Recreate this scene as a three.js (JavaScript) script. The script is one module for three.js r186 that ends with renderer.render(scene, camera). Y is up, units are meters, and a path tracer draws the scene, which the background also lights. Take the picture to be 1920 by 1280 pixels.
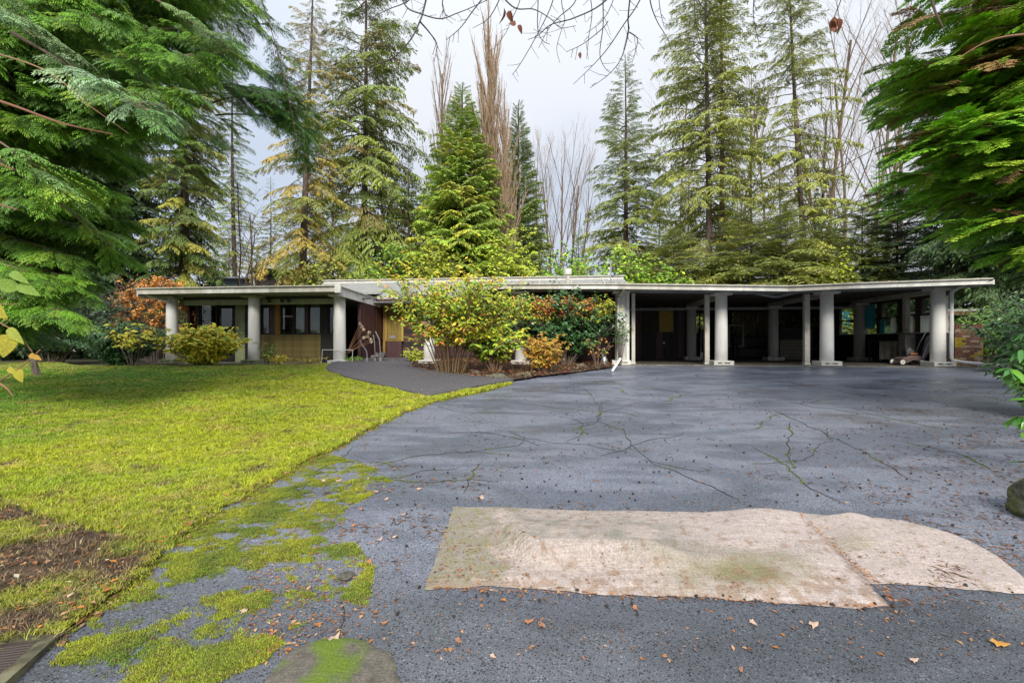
import * as THREE from 'three';
import { mergeGeometries } from 'three/addons/utils/BufferGeometryUtils.js';
import { ImprovedNoise } from 'three/addons/math/ImprovedNoise.js';
import { RoundedBoxGeometry } from 'three/addons/geometries/RoundedBoxGeometry.js';

// ------------------------------------------------------------------ camera, sky, sun, exposure
const EYE = 1.5, F = 900;
const scene = new THREE.Scene();
const camera = new THREE.PerspectiveCamera(2 * Math.atan(640 / F) * 180 / Math.PI, 1.5, 0.05, 900);
camera.position.set(0, EYE, 0); camera.lookAt(0, EYE, -10);
const renderer = new THREE.WebGLRenderer();
renderer.toneMapping = THREE.LinearToneMapping; renderer.toneMappingExposure = 3.25;
renderer.shadowMap.enabled = true;
const SKY_GAIN = 0.28, SUN = 1.5;
const V = (x, y, z) => new THREE.Vector3(x, y, z);
const NZ = new ImprovedNoise();
const clamp = (x, a = 0, b = 1) => Math.min(b, Math.max(a, x)), lerp = (a, b, t) => a + (b - a) * t;
const sm = (a, b, x) => { const t = clamp((x - a) / (b - a)); return t * t * (3 - 2 * t); };
const fbm = (x, y, z = 0, o = 4) => { let s = 0, a = 0.5; for (let i = 0; i < o; i++) { s += a * NZ.noise(x, y, z + i * 7.3); x *= 2.03; y *= 2.03; z *= 2.03; a *= 0.5; } return s; };
{ // an even veil of cloud, pale blue to white, a little brighter overhead as overcast skies are
  const W = 1024, H = 512, data = new Float32Array(W * H * 4);
  for (let r = 0; r < H; r++) {
    const el = ((r + 0.5) / H - 0.5) * Math.PI, y = Math.sin(el);
    for (let c = 0; c < W; c++) {
      const a = ((c + 0.5) / W - 0.5) * 2 * Math.PI, x = Math.cos(a) * Math.cos(el), z = Math.sin(a) * Math.cos(el);
      const k = 1 / (Math.abs(y) + 0.42);
      const n = clamp(0.5 + 1.25 * fbm(x * k * 1.25 + 3.1, z * k * 1.25, y * 1.4 + 1.7, 5)), t = sm(0.18, 0.85, n);
      const g = SKY_GAIN * (y < 0 ? 0.95 : 0.95 + 0.62 * y * y * (1.6 - 0.6 * y));
      const i = (r * W + c) * 4;
      data[i] = g * lerp(0.66, 0.87, t); data[i + 1] = g * lerp(0.755, 0.91, t); data[i + 2] = g * lerp(0.92, 0.985, t); data[i + 3] = 1;
    }
  }
  const sky = new THREE.DataTexture(data, W, H, THREE.RGBAFormat, THREE.FloatType);
  sky.mapping = THREE.EquirectangularReflectionMapping; sky.magFilter = THREE.LinearFilter; sky.minFilter = THREE.LinearFilter; sky.needsUpdate = true;
  scene.background = sky; scene.environment = sky;
}
const sun = new THREE.DirectionalLight(new THREE.Color(1, 0.96, 0.88), SUN);
sun.position.set(1, 33, 29); sun.target.position.set(0, 0, -12); scene.add(sun, sun.target);
sun.castShadow = true; sun.shadow.radius = 44; sun.shadow.mapSize.set(2048, 2048);
Object.assign(sun.shadow.camera, { left: -50, right: 50, top: 50, bottom: -50, near: 1, far: 160 });

// ------------------------------------------------------------------ small helpers
const rng = (a) => () => { a = (a + 0x6d2b79f5) | 0; let t = Math.imul(a ^ (a >>> 15), 1 | a); t = (t + Math.imul(t ^ (t >>> 7), 61 | t)) ^ t; return ((t ^ (t >>> 14)) >>> 0) / 4294967296; };
const used = new Map();
const numbered = (n) => { const k = used.get(n) ?? 0; used.set(n, k + 1); return k ? n + '_' + String(k).padStart(3, '0') : n; };
const tag = (o, label, category, group, kind) => { if (label) o.userData.label = label; if (category) o.userData.category = category; if (group) o.userData.group = group; if (kind) o.userData.kind = kind; return o; };
const shade = (m) => { m.castShadow = true; m.receiveShadow = true; return m; };
function mesh(name, geo, mat, parent) { const m = shade(new THREE.Mesh(geo, mat)); m.name = parent ? name : numbered(name); (parent ?? scene).add(m); return m; }
function thing(name, pos, label, category, group, turn = 0) { const g = new THREE.Group(); g.name = numbered(name); g.position.copy(pos); g.rotation.y = turn; scene.add(g); return tag(g, label, category, group); }
function setting(name, geo, mat) { const m = mesh(name, geo, mat); m.userData.kind = 'structure'; return m; }
function instances(name, geo, mat, list, parent, kind) { // list of [Matrix4, Color]
  const m = shade(new THREE.InstancedMesh(geo, mat, list.length)); m.name = parent ? name : numbered(name);
  list.forEach(([M, c], i) => { m.setMatrixAt(i, M); if (c) m.setColorAt(i, c); });
  (parent ?? scene).add(m); if (kind) m.userData.kind = kind; return m;
}
const C = (r, g, b) => new THREE.Color().setRGB(r, g, b);
const vary = (c, R, a = 0.2) => { const k = 1 + a * (R() * 2 - 1), h = 0.25 * a * (R() * 2 - 1); return C(c[0] * (k + h), c[1] * k, c[2] * (k - h)); };
const mix3 = (a, b, t) => [lerp(a[0], b[0], t), lerp(a[1], b[1], t), lerp(a[2], b[2], t)];

// the ground climbs gently from the street to the house; the house is turned 7 degrees
const HC = 0.9925, HS = 0.1219, HT = -Math.asin(HS);
const toUV = (x, z) => [HC * x + HS * z, HS * x - HC * z];
const G0 = (x, z) => { const v = toUV(x, z)[1], k = 0.05, t = (14.9 - v) / 0.5, s = v - (t > 20 ? 0 : Math.log(1 + Math.exp(-t)) * 0.5); return k * Math.max(s, -6); };
const at = (px, py, d) => V((px - 960) / F * d, EYE + (640 - py) / F * d, -d);
function gp(px, py, lift = 0) { let d = 8; for (let i = 0; i < 40; i++) d = lerp(d, (EYE - G0((px - 960) / F * d, -d)) * F / Math.max(py - 640, 8), 0.7); const x = (px - 960) / F * d; return V(x, G0(x, -d) + lift, -d); }
const pxOf = (x, y, z) => [960 + F * x / -z, 640 - F * (y - EYE) / -z];
const HP = (u, w, v) => V(HC * u + HS * v, w, HS * u - HC * v);                 // house axes to world
const uAt = (px, v) => { const r = (px - 960) / F; return (r * HC - HS) * v / (HC + HS * r); };
const wAt = (py, u, v) => EYE + (640 - py) / F * (HC * v - HS * u);
const inPoly = (P, x, y) => { let c = false; for (let i = 0, j = P.length - 1; i < P.length; j = i++) { const a = P[i], b = P[j]; if (a[1] > y !== b[1] > y && x < (b[0] - a[0]) * (y - a[1]) / (b[1] - a[1]) + a[0]) c = !c; } return c; };
const worldPoly = (P) => P.map(([a, b]) => { const p = gp(a, b); return [p.x, p.z]; });
const bounds = (P) => [Math.min(...P.map((p) => p[0])), Math.max(...P.map((p) => p[0])), Math.min(...P.map((p) => p[1])), Math.max(...P.map((p) => p[1]))];

class MB { // mesh builder
  constructor() { this.p = []; this.c = []; this.t = []; this.i = []; }
  v(p, c = [1, 1, 1], u = 0, w = 0) { this.p.push(p.x ?? p[0], p.y ?? p[1], p.z ?? p[2]); this.c.push(c[0], c[1], c[2]); this.t.push(u, w); return this.p.length / 3 - 1; }
  tri(a, b, c) { this.i.push(a, b, c); }
  quad(a, b, c, d) { this.i.push(a, b, c, a, c, d); }
  kite(b, d, s, len, w, c, sag = 0) {
    const m = b.clone().addScaledVector(d, len * 0.42), t = b.clone().addScaledVector(d, len); t.y -= sag * len;
    const i = this.v(b, c), j = this.v(m.clone().addScaledVector(s, w / 2), c), k = this.v(t, c), l = this.v(m.addScaledVector(s, -w / 2), c);
    this.tri(i, j, k); this.tri(i, k, l);
  }
  tube(pts, rad, seg = 5, c0 = [1, 1, 1], c1 = c0) {
    let len = 0, prev = null; const up = V(0.31, 0.2, 0.93), N = pts.length;
    for (let k = 0; k < N; k++) {
      const d = pts[Math.min(k + 1, N - 1)].clone().sub(pts[Math.max(k - 1, 0)]).normalize();
      const a = V().crossVectors(d, Math.abs(d.dot(up)) > 0.95 ? V(1, 0, 0) : up).normalize(), b = V().crossVectors(d, a), r = Array.isArray(rad) ? rad[k] : rad;
      if (k) len += pts[k].distanceTo(pts[k - 1]);
      const row = [];
      for (let s = 0; s <= seg; s++) { const t = s / seg * 2 * Math.PI; row.push(this.v(pts[k].clone().addScaledVector(a, Math.cos(t) * r).addScaledVector(b, Math.sin(t) * r), mix3(c0, c1, k / Math.max(1, N - 1)), s / seg * Math.max(1, Math.round(r * 6 / 0.6)) * 0.6, len)); }
      if (prev) for (let s = 0; s < seg; s++) this.quad(prev[s], row[s], row[s + 1], prev[s + 1]);
      prev = row;
    }
  }
  box(x0, x1, y0, y1, z0, z1, c) {
    const f = (a, b, cc, d, uu, vv) => { const i = this.v(a, c, 0, 0), j = this.v(b, c, uu, 0), k = this.v(cc, c, uu, vv), l = this.v(d, c, 0, vv); this.quad(i, j, k, l); };
    const X = x1 - x0, Y = y1 - y0, Z = z1 - z0;
    f([x0, y0, z1], [x1, y0, z1], [x1, y1, z1], [x0, y1, z1], X, Y); f([x1, y0, z0], [x0, y0, z0], [x0, y1, z0], [x1, y1, z0], X, Y);
    f([x1, y0, z1], [x1, y0, z0], [x1, y1, z0], [x1, y1, z1], Z, Y); f([x0, y0, z0], [x0, y0, z1], [x0, y1, z1], [x0, y1, z0], Z, Y);
    f([x0, y1, z1], [x1, y1, z1], [x1, y1, z0], [x0, y1, z0], X, Z); f([x0, y0, z0], [x1, y0, z0], [x1, y0, z1], [x0, y0, z1], X, Z);
    return this;
  }
  geo(smooth = false) {
    const g = new THREE.BufferGeometry();
    g.setAttribute('position', new THREE.Float32BufferAttribute(this.p, 3)); g.setAttribute('color', new THREE.Float32BufferAttribute(this.c, 3)); g.setAttribute('uv', new THREE.Float32BufferAttribute(this.t, 2));
    g.setIndex(this.i); g.computeVertexNormals(); return g;
  }
}
const boxG = (x0, x1, y0, y1, z0, z1) => new MB().box(x0, x1, y0, y1, z0, z1).geo();

// ------------------------------------------------------------------ textures
const wrapN = (x, y, P, z) => { // noise that tiles over period P
  const fx = x / P, fy = y / P, a = NZ.noise(x, y, z), b = NZ.noise(x - P, y, z), c = NZ.noise(x, y - P, z), d = NZ.noise(x - P, y - P, z);
  return lerp(lerp(a, b, fx), lerp(c, d, fx), fy);
};
const tfbm = (x, y, P, z, o) => { let s = 0, a = 0.5; for (let i = 0; i < o; i++) { s += a * wrapN(x % P, y % P, P, z + i * 3.7); x *= 2; y *= 2; P *= 2; a *= 0.5; } return s; };
function tex(n, f, repeat = 1, srgb = true, ry = repeat) {
  const d = new Uint8Array(n * n * 4);
  for (let y = 0; y < n; y++) for (let x = 0; x < n; x++) { const c = f(x / n, y / n, x, y), i = (y * n + x) * 4; for (let k = 0; k < 3; k++) d[i + k] = 255 * clamp(typeof c === 'number' ? c : c[k]); d[i + 3] = 255; }
  const t = new THREE.DataTexture(d, n, n); t.wrapS = t.wrapT = THREE.RepeatWrapping; t.magFilter = THREE.LinearFilter; t.minFilter = THREE.LinearMipmapLinearFilter; t.generateMipmaps = true;
  if (srgb) t.colorSpace = THREE.SRGBColorSpace; t.repeat.set(repeat, ry); t.needsUpdate = true; return t;
}
const again = (t, r, ry = r) => { const c = t.clone(); c.repeat.set(r, ry); c.needsUpdate = true; return c; };
const Rt = rng(11);
const speckTex = (() => { // aggregate of old asphalt, 1.6 m
  const n = 1024, a = new Float32Array(n * n), tint = new Uint8Array(n * n);
  for (let i = 0; i < n * n; i++) a[i] = 0.74 + 0.2 * (Rt() - 0.5);
  for (let k = 0; k < 30000; k++) { // single stones
    const x = Rt() * n, y = Rt() * n, r = 0.9 + Rt() * Rt() * 2.6, h = Rt() < 0.40 ? 0.16 + 0.4 * Rt() * Rt() : -0.18 - 0.36 * Rt();
    for (let j = -3; j <= 3; j++) for (let i = -3; i <= 3; i++) if (i * i + j * j < r * r) { const q = ((y + j + n | 0) % n) * n + ((x + i + n | 0) % n); a[q] = 0.74 + h; tint[q] = k % 5; }
  }
  return tex(n, (u, v, x, y) => { const q = y * n + x, s = a[q], w = tint[q] === 1 ? 0.05 : 0; return [s + w, s, s - w * 0.8]; }, 1 / 1.6);
})();
const wetTex = tex(512, (u, v) => { const s = tfbm(u * 3, v * 8, 8, 3.3, 5), g = tfbm(u * 8, v * 8, 8, 9.1, 4); return clamp(0.39 + 0.6 * s + 0.26 * g, 0.16, 0.8); }, 1 / 7, false);
const grungeTex = tex(512, (u, v) => { const s = tfbm(u * 6, v * 6, 6, 1.2, 5), b = tfbm(u * 3, v * 3, 3, 5.1, 3), d = sm(0.14, 0.4, tfbm(u * 8, v * 2, 8, 8.8, 4)); const k = 0.93 + 0.2 * s + 0.12 * b; return [k * (1 - 0.3 * d), k * (1 - 0.3 * d), k * (1 - 0.42 * d)]; }, 0.7);
const woodTex = tex(512, (u, v) => { const s = tfbm(u * 32, v * 3, 32, 4.4, 4), b = tfbm(u * 4, v * 4, 4, 6.6, 3), k = 0.85 + 0.35 * s + 0.25 * b; return [k, k * 0.98, k * 0.97]; }, 0.8);
const barkTex = tex(512, (u, v) => { const s = tfbm(u * 24, v * 6, 24, 2.4, 5), k = 0.72 + 0.75 * s; return [k, k * 0.96, k * 0.92]; }, 0.8);
const soilTex = tex(512, (u, v) => { const s = tfbm(u * 16, v * 16, 16, 7.7, 5), k = 0.78 + 0.8 * s; return [k, k * 0.97, k * 0.9]; }, 0.9);
const weaveTex = tex(512, (u, v) => { const a = Math.sin(u * 80 * Math.PI * 2), b = Math.sin(v * 80 * Math.PI * 2), s = tfbm(u * 48, v * 48, 48, 3.9, 3), l = tfbm(u * 4, v * 64, 64, 1.9, 3); const k = 0.86 + 0.04 * a * b + 0.4 * s + 0.2 * l + 0.3 * (Rt() - 0.5); return [k, k, k]; }, 1 / 0.6);
const leafTex = tex(256, (u, v) => { const s = tfbm(u * 8, v * 8, 8, 2.2, 4), k = 0.9 + 0.5 * s; return [k, k, k * 0.95]; }, 1);

// ------------------------------------------------------------------ materials
const DS = THREE.DoubleSide;
const std = (c, o = {}) => new THREE.MeshStandardMaterial({ color: C(...c), roughness: 0.85, ...o });
const leafy = (c, o = {}) => new THREE.MeshPhysicalMaterial({ color: C(...c), roughness: 0.62, side: DS, vertexColors: true, ...o });
const M = {
  white: std([0.76, 0.74, 0.68], { map: grungeTex, roughness: 0.7 }), whiteDirty: std([0.58, 0.55, 0.47], { map: grungeTex, roughness: 0.8 }),
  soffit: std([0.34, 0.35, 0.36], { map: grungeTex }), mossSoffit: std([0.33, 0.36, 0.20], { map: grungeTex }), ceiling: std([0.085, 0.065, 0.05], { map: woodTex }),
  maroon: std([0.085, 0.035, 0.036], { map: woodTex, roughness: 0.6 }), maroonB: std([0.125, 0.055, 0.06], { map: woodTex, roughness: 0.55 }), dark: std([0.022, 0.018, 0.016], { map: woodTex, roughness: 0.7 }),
  olive: std([0.24, 0.19, 0.06], { map: woodTex }), oliveB: std([0.28, 0.22, 0.075], { map: woodTex }), amber: std([0.42, 0.24, 0.05], { map: woodTex }), ochre: std([0.46, 0.33, 0.07], { map: grungeTex }),
  concrete: std([0.33, 0.32, 0.29], { map: soilTex, roughness: 0.9, bumpMap: soilTex, bumpScale: 0.003 }), slab: std([0.12, 0.11, 0.10], { map: soilTex }),
  roof: std([0.33, 0.33, 0.31], { map: grungeTex }), metal: std([0.42, 0.42, 0.44], { metalness: 0.7, roughness: 0.4 }), blackMetal: std([0.03, 0.03, 0.032], { metalness: 0.3, roughness: 0.5 }),
  glass: new THREE.MeshPhysicalMaterial({ color: C(0.8, 0.86, 0.84), transmission: 1, thickness: 0, roughness: 0.02, ior: 1.5 }),
  curtain: std([0.50, 0.50, 0.36], { map: woodTex, side: DS }), paleCurtain: new THREE.MeshPhysicalMaterial({ color: C(0.84, 0.8, 0.72), transmission: 0.7, thickness: 0, roughness: 1, side: DS }),
  teal: new THREE.MeshPhysicalMaterial({ color: C(0.03, 0.22, 0.27), transmission: 0.4, thickness: 0, roughness: 1, side: DS }),
  pipe: std([0.72, 0.72, 0.70], { roughness: 0.4, map: grungeTex }), wire: std([0.70, 0.68, 0.62], { roughness: 0.5 }),
  bark: std([0.18, 0.145, 0.115], { map: barkTex, bumpMap: barkTex, bumpScale: 0.03, vertexColors: true }), twig: std([0.14, 0.11, 0.085], { vertexColors: true }), darkTwig: std([0.055, 0.042, 0.04], {}),
  stone: std([0.26, 0.26, 0.25], { map: soilTex, vertexColors: true, bumpMap: soilTex, bumpScale: 0.02 }),
  needle: leafy([1, 1, 1], { roughness: 0.75, transmission: 0.25, thickness: 0 }), frond: leafy([1, 1, 1], { roughness: 0.68 }), leaf: leafy([1, 1, 1], { roughness: 0.5 }), gloss: leafy([1, 1, 1], { roughness: 0.3 }),
  blade: leafy([1, 1, 1], { roughness: 0.8 }), thinLeaf: leafy([1, 1, 1], { roughness: 0.9, transmission: 0.35, thickness: 0, map: leafTex }),
};
// ------------------------------------------------------------------ ground, driveway, lawn, path, bed
const DIR_P = [[960, 716], [1010, 708], [1080, 700], [1150, 690], [1145, 684], [1000, 678], [775, 675], [768, 690], [800, 698], [850, 704], [905, 712]];
const pathEdge = [[612, 693], [622, 686], [645, 681], [690, 678], [776, 675.5], [772, 692], [803, 698], [850, 705], [905, 712], [962, 716], [905, 727], [850, 738], [803, 746], [760, 737], [700, 723], [650, 711], [618, 700]];
const lawnEdge = [[962, 718], [905, 735], [850, 745], [800, 757], [760, 772], [720, 791], [690, 806], [640, 834], [560, 872], [480, 918], [400, 962], [340, 1003], [292, 1045], [250, 1090], [190, 1130], [110, 1192], [20, 1205], [-200, 1215]];
const lawnPoly = [...worldPoly(lawnEdge), [-4.5, -2.2], [-22, -2.2], [-24, -17.5], [-17, -17.5], ...worldPoly([[150, 689]]), ...worldPoly([[300, 687.5], [440, 686.5], [600, 685], [622, 684.5], [612, 693], [640, 704], [700, 722], [760, 737], [803, 748], [905, 728]])];
const pathPoly = worldPoly(pathEdge), bedPoly = worldPoly(DIR_P);
const lawnH = (x, z) => G0(x, z) + 0.02 + 0.018 * fbm(x * 1.7, z * 1.7, 2) + 0.02 * fbm(x * 0.5, z * 0.5, 5);

function sheet(P, step, height, colour, jag = 0) { // grid of cells whose middle lies in the outline
  const [x0, x1, z0, z1] = bounds(P), nx = Math.ceil((x1 - x0) / step), nz = Math.ceil((z1 - z0) / step), m = new MB(), id = new Map();
  const get = (i, j) => { const k = i * 100000 + j; if (!id.has(k)) { const x = x0 + i * step + jag * step * NZ.noise(i * 0.7, j * 0.7, 3), z = z0 + j * step + jag * step * NZ.noise(i * 0.7, j * 0.7, 8); id.set(k, m.v([x, height(x, z), z], colour(x, z), x, z)); } return id.get(k); };
  for (let i = 0; i < nx; i++) for (let j = 0; j < nz; j++) if (inPoly(P, x0 + (i + 0.5) * step, z0 + (j + 0.5) * step)) m.quad(get(i, j), get(i, j + 1), get(i + 1, j + 1), get(i + 1, j));
  return m.geo();
}
{ // forest floor out to the horizon
  const m = new MB(), N = 90, xs = []; for (let i = 0; i <= N; i++) { const t = i / N * 2 - 1; xs.push(Math.sign(t) * (Math.abs(t) * 18 + Math.pow(Math.abs(t), 5) * 400)); }
  for (let j = 0; j <= N; j++) for (let i = 0; i <= N; i++) { const x = xs[i], z = xs[j] - 12, r = Math.hypot(x, z + 12), far = sm(40, 160, r) * 1.5; m.v([x, G0(x, z) - 0.06 + far, z], mix3([0.09, 0.06, 0.035], [0.06, 0.075, 0.02], clamp(0.5 + 2 * fbm(x * 0.3, z * 0.3, 1))), x, z); }
  for (let j = 0; j < N; j++) for (let i = 0; i < N; i++) { const a = j * (N + 1) + i; m.quad(a, a + N + 1, a + N + 2, a + 1); }
  setting('ground', m.geo(), std([1, 1, 1], { map: soilTex, vertexColors: true, roughness: 0.95 }));
}
const driveH = (x, z) => G0(x, z) + 0.012 * fbm(x * 0.55, z * 0.55, 4, 3);
const drive = (() => {
  const P = [[-6.4, 3], [-5.0, -1.5], ...worldPoly([[40, 1180], [220, 1050], [340, 955], [500, 865], [650, 795], [760, 748], [930, 704]]), [-0.6, -15.2], [2.6, -15.75], [14.4, -14.2], [13.6, -12.2], [9.3, -8.2], [5.6, -5.2], [4.75, -4.3], [4.7, -3.2], [5.2, -1], [5.6, 3]];
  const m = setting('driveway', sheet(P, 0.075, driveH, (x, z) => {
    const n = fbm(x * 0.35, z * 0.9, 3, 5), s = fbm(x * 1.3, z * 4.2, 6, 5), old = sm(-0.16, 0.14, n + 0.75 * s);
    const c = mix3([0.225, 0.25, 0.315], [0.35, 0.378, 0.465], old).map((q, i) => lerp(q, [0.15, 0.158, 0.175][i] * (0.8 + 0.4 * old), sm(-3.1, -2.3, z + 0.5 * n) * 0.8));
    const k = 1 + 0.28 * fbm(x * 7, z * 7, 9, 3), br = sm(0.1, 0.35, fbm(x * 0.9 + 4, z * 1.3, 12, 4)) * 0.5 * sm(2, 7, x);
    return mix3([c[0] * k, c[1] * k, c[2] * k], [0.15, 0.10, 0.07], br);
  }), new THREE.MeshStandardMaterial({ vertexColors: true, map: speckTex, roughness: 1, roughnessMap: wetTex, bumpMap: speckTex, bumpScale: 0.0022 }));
  return m;
})();
{ // cracks filled with soil and moss
  const R = rng(5), m = new MB();
  const lines = [[[1095, 728], [1112, 742], [1125, 765], [1120, 790], [1165, 806], [1185, 832], [1232, 872], [1282, 892], [1340, 916], [1405, 948]], [[690, 866], [720, 868], [750, 874], [805, 872]], [[715, 900], [780, 906], [850, 901], [882, 898], [930, 905], [948, 903]], [[905, 862], [893, 880], [882, 898], [872, 930]], [[860, 851], [920, 843], [973, 836], [985, 822], [950, 806]], [[985, 822], [1040, 829], [1100, 834], [1185, 850]], [[1122, 790], [1098, 798], [1072, 808]], [[1128, 770], [1165, 773], [1205, 782]], [[1415, 838], [1472, 872], [1502, 902], [1590, 950]], [[1450, 768], [1545, 812], [1645, 862], [1720, 905]], [[1160, 722], [1240, 731], [1330, 741]], [[640, 1128], [646, 1160], [628, 1196], [640, 1230]], [[560, 925], [600, 880], [650, 850], [665, 838]], [[1480, 790], [1478, 830], [1486, 880]], [[1700, 830], [1800, 850], [1880, 890]]];
  const pts = [], extra = [];
  for (let k = 0; k < 34; k++) { let a = R() * 6.28, p = V(lerp(-2, 8, R()), 0, -lerp(4.2, 14, R())), Q = []; const n = 14 + R() * 50; for (let i = 0; i < n; i++) { Q.push(p.clone()); a += 0.5 * (R() - 0.5); p = p.clone().add(V(Math.cos(a) * 0.05, 0, Math.sin(a) * 0.05)); } if (!Q.some((q) => inPoly(lawnPoly, q.x, q.z) || inPoly(bedPoly, q.x, q.z) || toUV(q.x, q.z)[1] > 15.3 || q.x > -q.z * 1.02)) extra.push(Q); }
  for (const L of [...lines, ...extra]) {
    const P = L[0].isVector3 ? L : []; if (!L[0].isVector3) for (let i = 0; i + 1 < L.length; i++) { const a = gp(...L[i]), b = gp(...L[i + 1]), n = Math.max(2, Math.ceil(a.distanceTo(b) / 0.05)); for (let k = 0; k < n; k++) P.push(a.clone().lerp(b, k / n)); }
    P.forEach((p) => { p.x += 0.05 * fbm(p.x * 3, p.z * 3, 1, 3) * 2; p.z += 0.05 * fbm(p.x * 3, p.z * 3, 7, 3) * 2; pts.push(p); });
    let prev = null;
    P.forEach((p, i) => {
      const q = P[Math.min(i + 1, P.length - 1)], o = P[Math.max(0, i - 1)], t = q.clone().sub(o).setY(0).normalize(), s = V(-t.z, 0, t.x), w = (0.0035 + 0.006 * R() * clamp(0.4 + 2 * fbm(p.x, p.z, 3))) * Math.min(1, (i + 1) / 6, (P.length - i) / 6);
      const moss = sm(-0.05, 0.2, fbm(p.x * 1.3, p.z * 1.3, 15)), c = mix3([0.028, 0.025, 0.02], [0.055, 0.06, 0.02], moss), y = driveH(p.x, p.z);
      const row = [-1, 0, 1].map((k) => m.v([p.x + s.x * w * k, y + (k ? 0.0035 : 0.006), p.z + s.z * w * k], c));
      if (prev) for (let k = 0; k < 2; k++) m.quad(prev[k], row[k], row[k + 1], prev[k + 1]);
      prev = row;
    });
  }
  const k = mesh('crack', m.geo(), std([1, 1, 1], { vertexColors: true, roughness: 1, side: DS }), drive); k.userData.kind = 'stuff';
  var crackPts = pts;
}
const dirtPoly = worldPoly([[-200, 900], [0, 935], [110, 985], [230, 1010], [300, 1040], [200, 1135], [90, 1200], [-200, 1215]]);
const dirtAt = (x, z) => { const e = inPoly(dirtPoly, x, z) ? 0.22 : -0.18; return sm(-0.05, 0.25, e + 0.9 * fbm(x * 2.2, z * 2.2, 4)); };
const lawnTone = (x, z) => { // moss-yellow in the open, greener towards the trees on the left
  const [px] = pxOf(x, 0, Math.min(z, -0.5)), n = fbm(x * 0.6, z * 0.6, 2), f = fbm(x * 2.4, z * 2.4, 6);
  const green = clamp(sm(-4.2, -9.5, x) * 0.85 + 0.9 * n);
  let c = mix3([0.345, 0.385, 0.018], [0.12, 0.265, 0.024], green);
  const straw = sm(0.06, 0.3, f + 0.25 * sm(-13.2, -15, z)) * 0.55; c = mix3(c, [0.42, 0.32, 0.09], straw);
  const near = sm(-4.6, -2.8, z); c = mix3(c, [0.16, 0.17, 0.03], near * 0.6);
  return mix3(c, [0.15, 0.10, 0.06], dirtAt(x, z));
};
setting('lawn', sheet(lawnPoly, 0.055, lawnH, (x, z) => { const c = lawnTone(x, z), k = 0.62 + 0.3 * fbm(x * 9, z * 9, 3); return [c[0] * k, c[1] * k, c[2] * k]; }, 0.5), std([1, 1, 1], { vertexColors: true, map: soilTex, roughness: 0.95, bumpMap: soilTex, bumpScale: 0.012 }));
{ // footpath: a slab of dark pebble asphalt with a standing edge
  const cv = new THREE.CatmullRomCurve3(pathPoly.map(([x, z]) => V(x, 0, z)), true, 'catmullrom', 0.25).getPoints(120), sh = new THREE.Shape(cv.map((p) => new THREE.Vector2(p.x, -p.z)));
  const g = new THREE.ExtrudeGeometry(sh, { depth: 0.13, bevelEnabled: true, bevelSize: 0.015, bevelThickness: 0.012, bevelSegments: 2, steps: 1 }); g.rotateX(-Math.PI / 2);
  const p = g.attributes.position; for (let i = 0; i < p.count; i++) p.setY(i, p.getY(i) + 0.052 * clamp(toUV(p.getX(i), p.getZ(i))[1], 0, 15.6) - 0.075);
  g.computeVertexNormals();
  setting('path', g, std([0.20, 0.185, 0.195], { map: speckTex, bumpMap: speckTex, bumpScale: 0.004, roughness: 0.75 }));
}
setting('planting_bed', sheet(bedPoly, 0.06, (x, z) => G0(x, z) + 0.05 + 0.05 * fbm(x * 1.5, z * 1.5, 3), (x, z) => mix3([0.05, 0.035, 0.024], [0.13, 0.075, 0.035], clamp(0.5 + 2 * fbm(x * 3, z * 3, 1))), 0.6), std([1, 1, 1], { vertexColors: true, map: soilTex, roughness: 1 }));

// blades
const pick3 = (R) => { const x = R(); return x < 0.5 ? [0.30, 0.31, 0.02] : x < 0.75 ? [0.15, 0.20, 0.02] : x < 0.9 ? [0.36, 0.27, 0.09] : [0.14, 0.08, 0.04]; };
function tuftGeo(seed, n, h, spread, lean, w) {
  const R = rng(seed), m = new MB();
  for (let i = 0; i < n; i++) {
    const a = R() * 6.283, r = Math.sqrt(R()) * spread, b = V(Math.cos(a) * r, -0.004, Math.sin(a) * r), la = R() * 6.283, L = lean * (0.4 + R()), hh = h * (0.55 + 0.6 * R()), s = V(-Math.sin(la), 0, Math.cos(la)), k = 0.8 + 0.4 * R(), c = [k, k, k];
    const mid = b.clone().add(V(Math.cos(la) * L * 0.35, hh * 0.6, Math.sin(la) * L * 0.35)), tip = b.clone().add(V(Math.cos(la) * L, hh, Math.sin(la) * L));
    const i0 = m.v(b.clone().addScaledVector(s, w / 2), c), i1 = m.v(b.clone().addScaledVector(s, -w / 2), c), i2 = m.v(mid.clone().addScaledVector(s, -w * 0.4), c), i3 = m.v(mid.addScaledVector(s, w * 0.4), c), i4 = m.v(tip, c);
    m.quad(i0, i1, i2, i3); m.tri(i3, i2, i4);
  }
  return m.geo();
}
const mat4 = (p, q, s) => new THREE.Matrix4().compose(p, q, s.isVector3 ? s : V(s, s, s));
const yaw = (a) => new THREE.Quaternion().setFromEuler(new THREE.Euler(0, a, 0));
const eul = (x, y, z, o = 'YZX') => new THREE.Quaternion().setFromEuler(new THREE.Euler(x, y, z, o));
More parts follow.
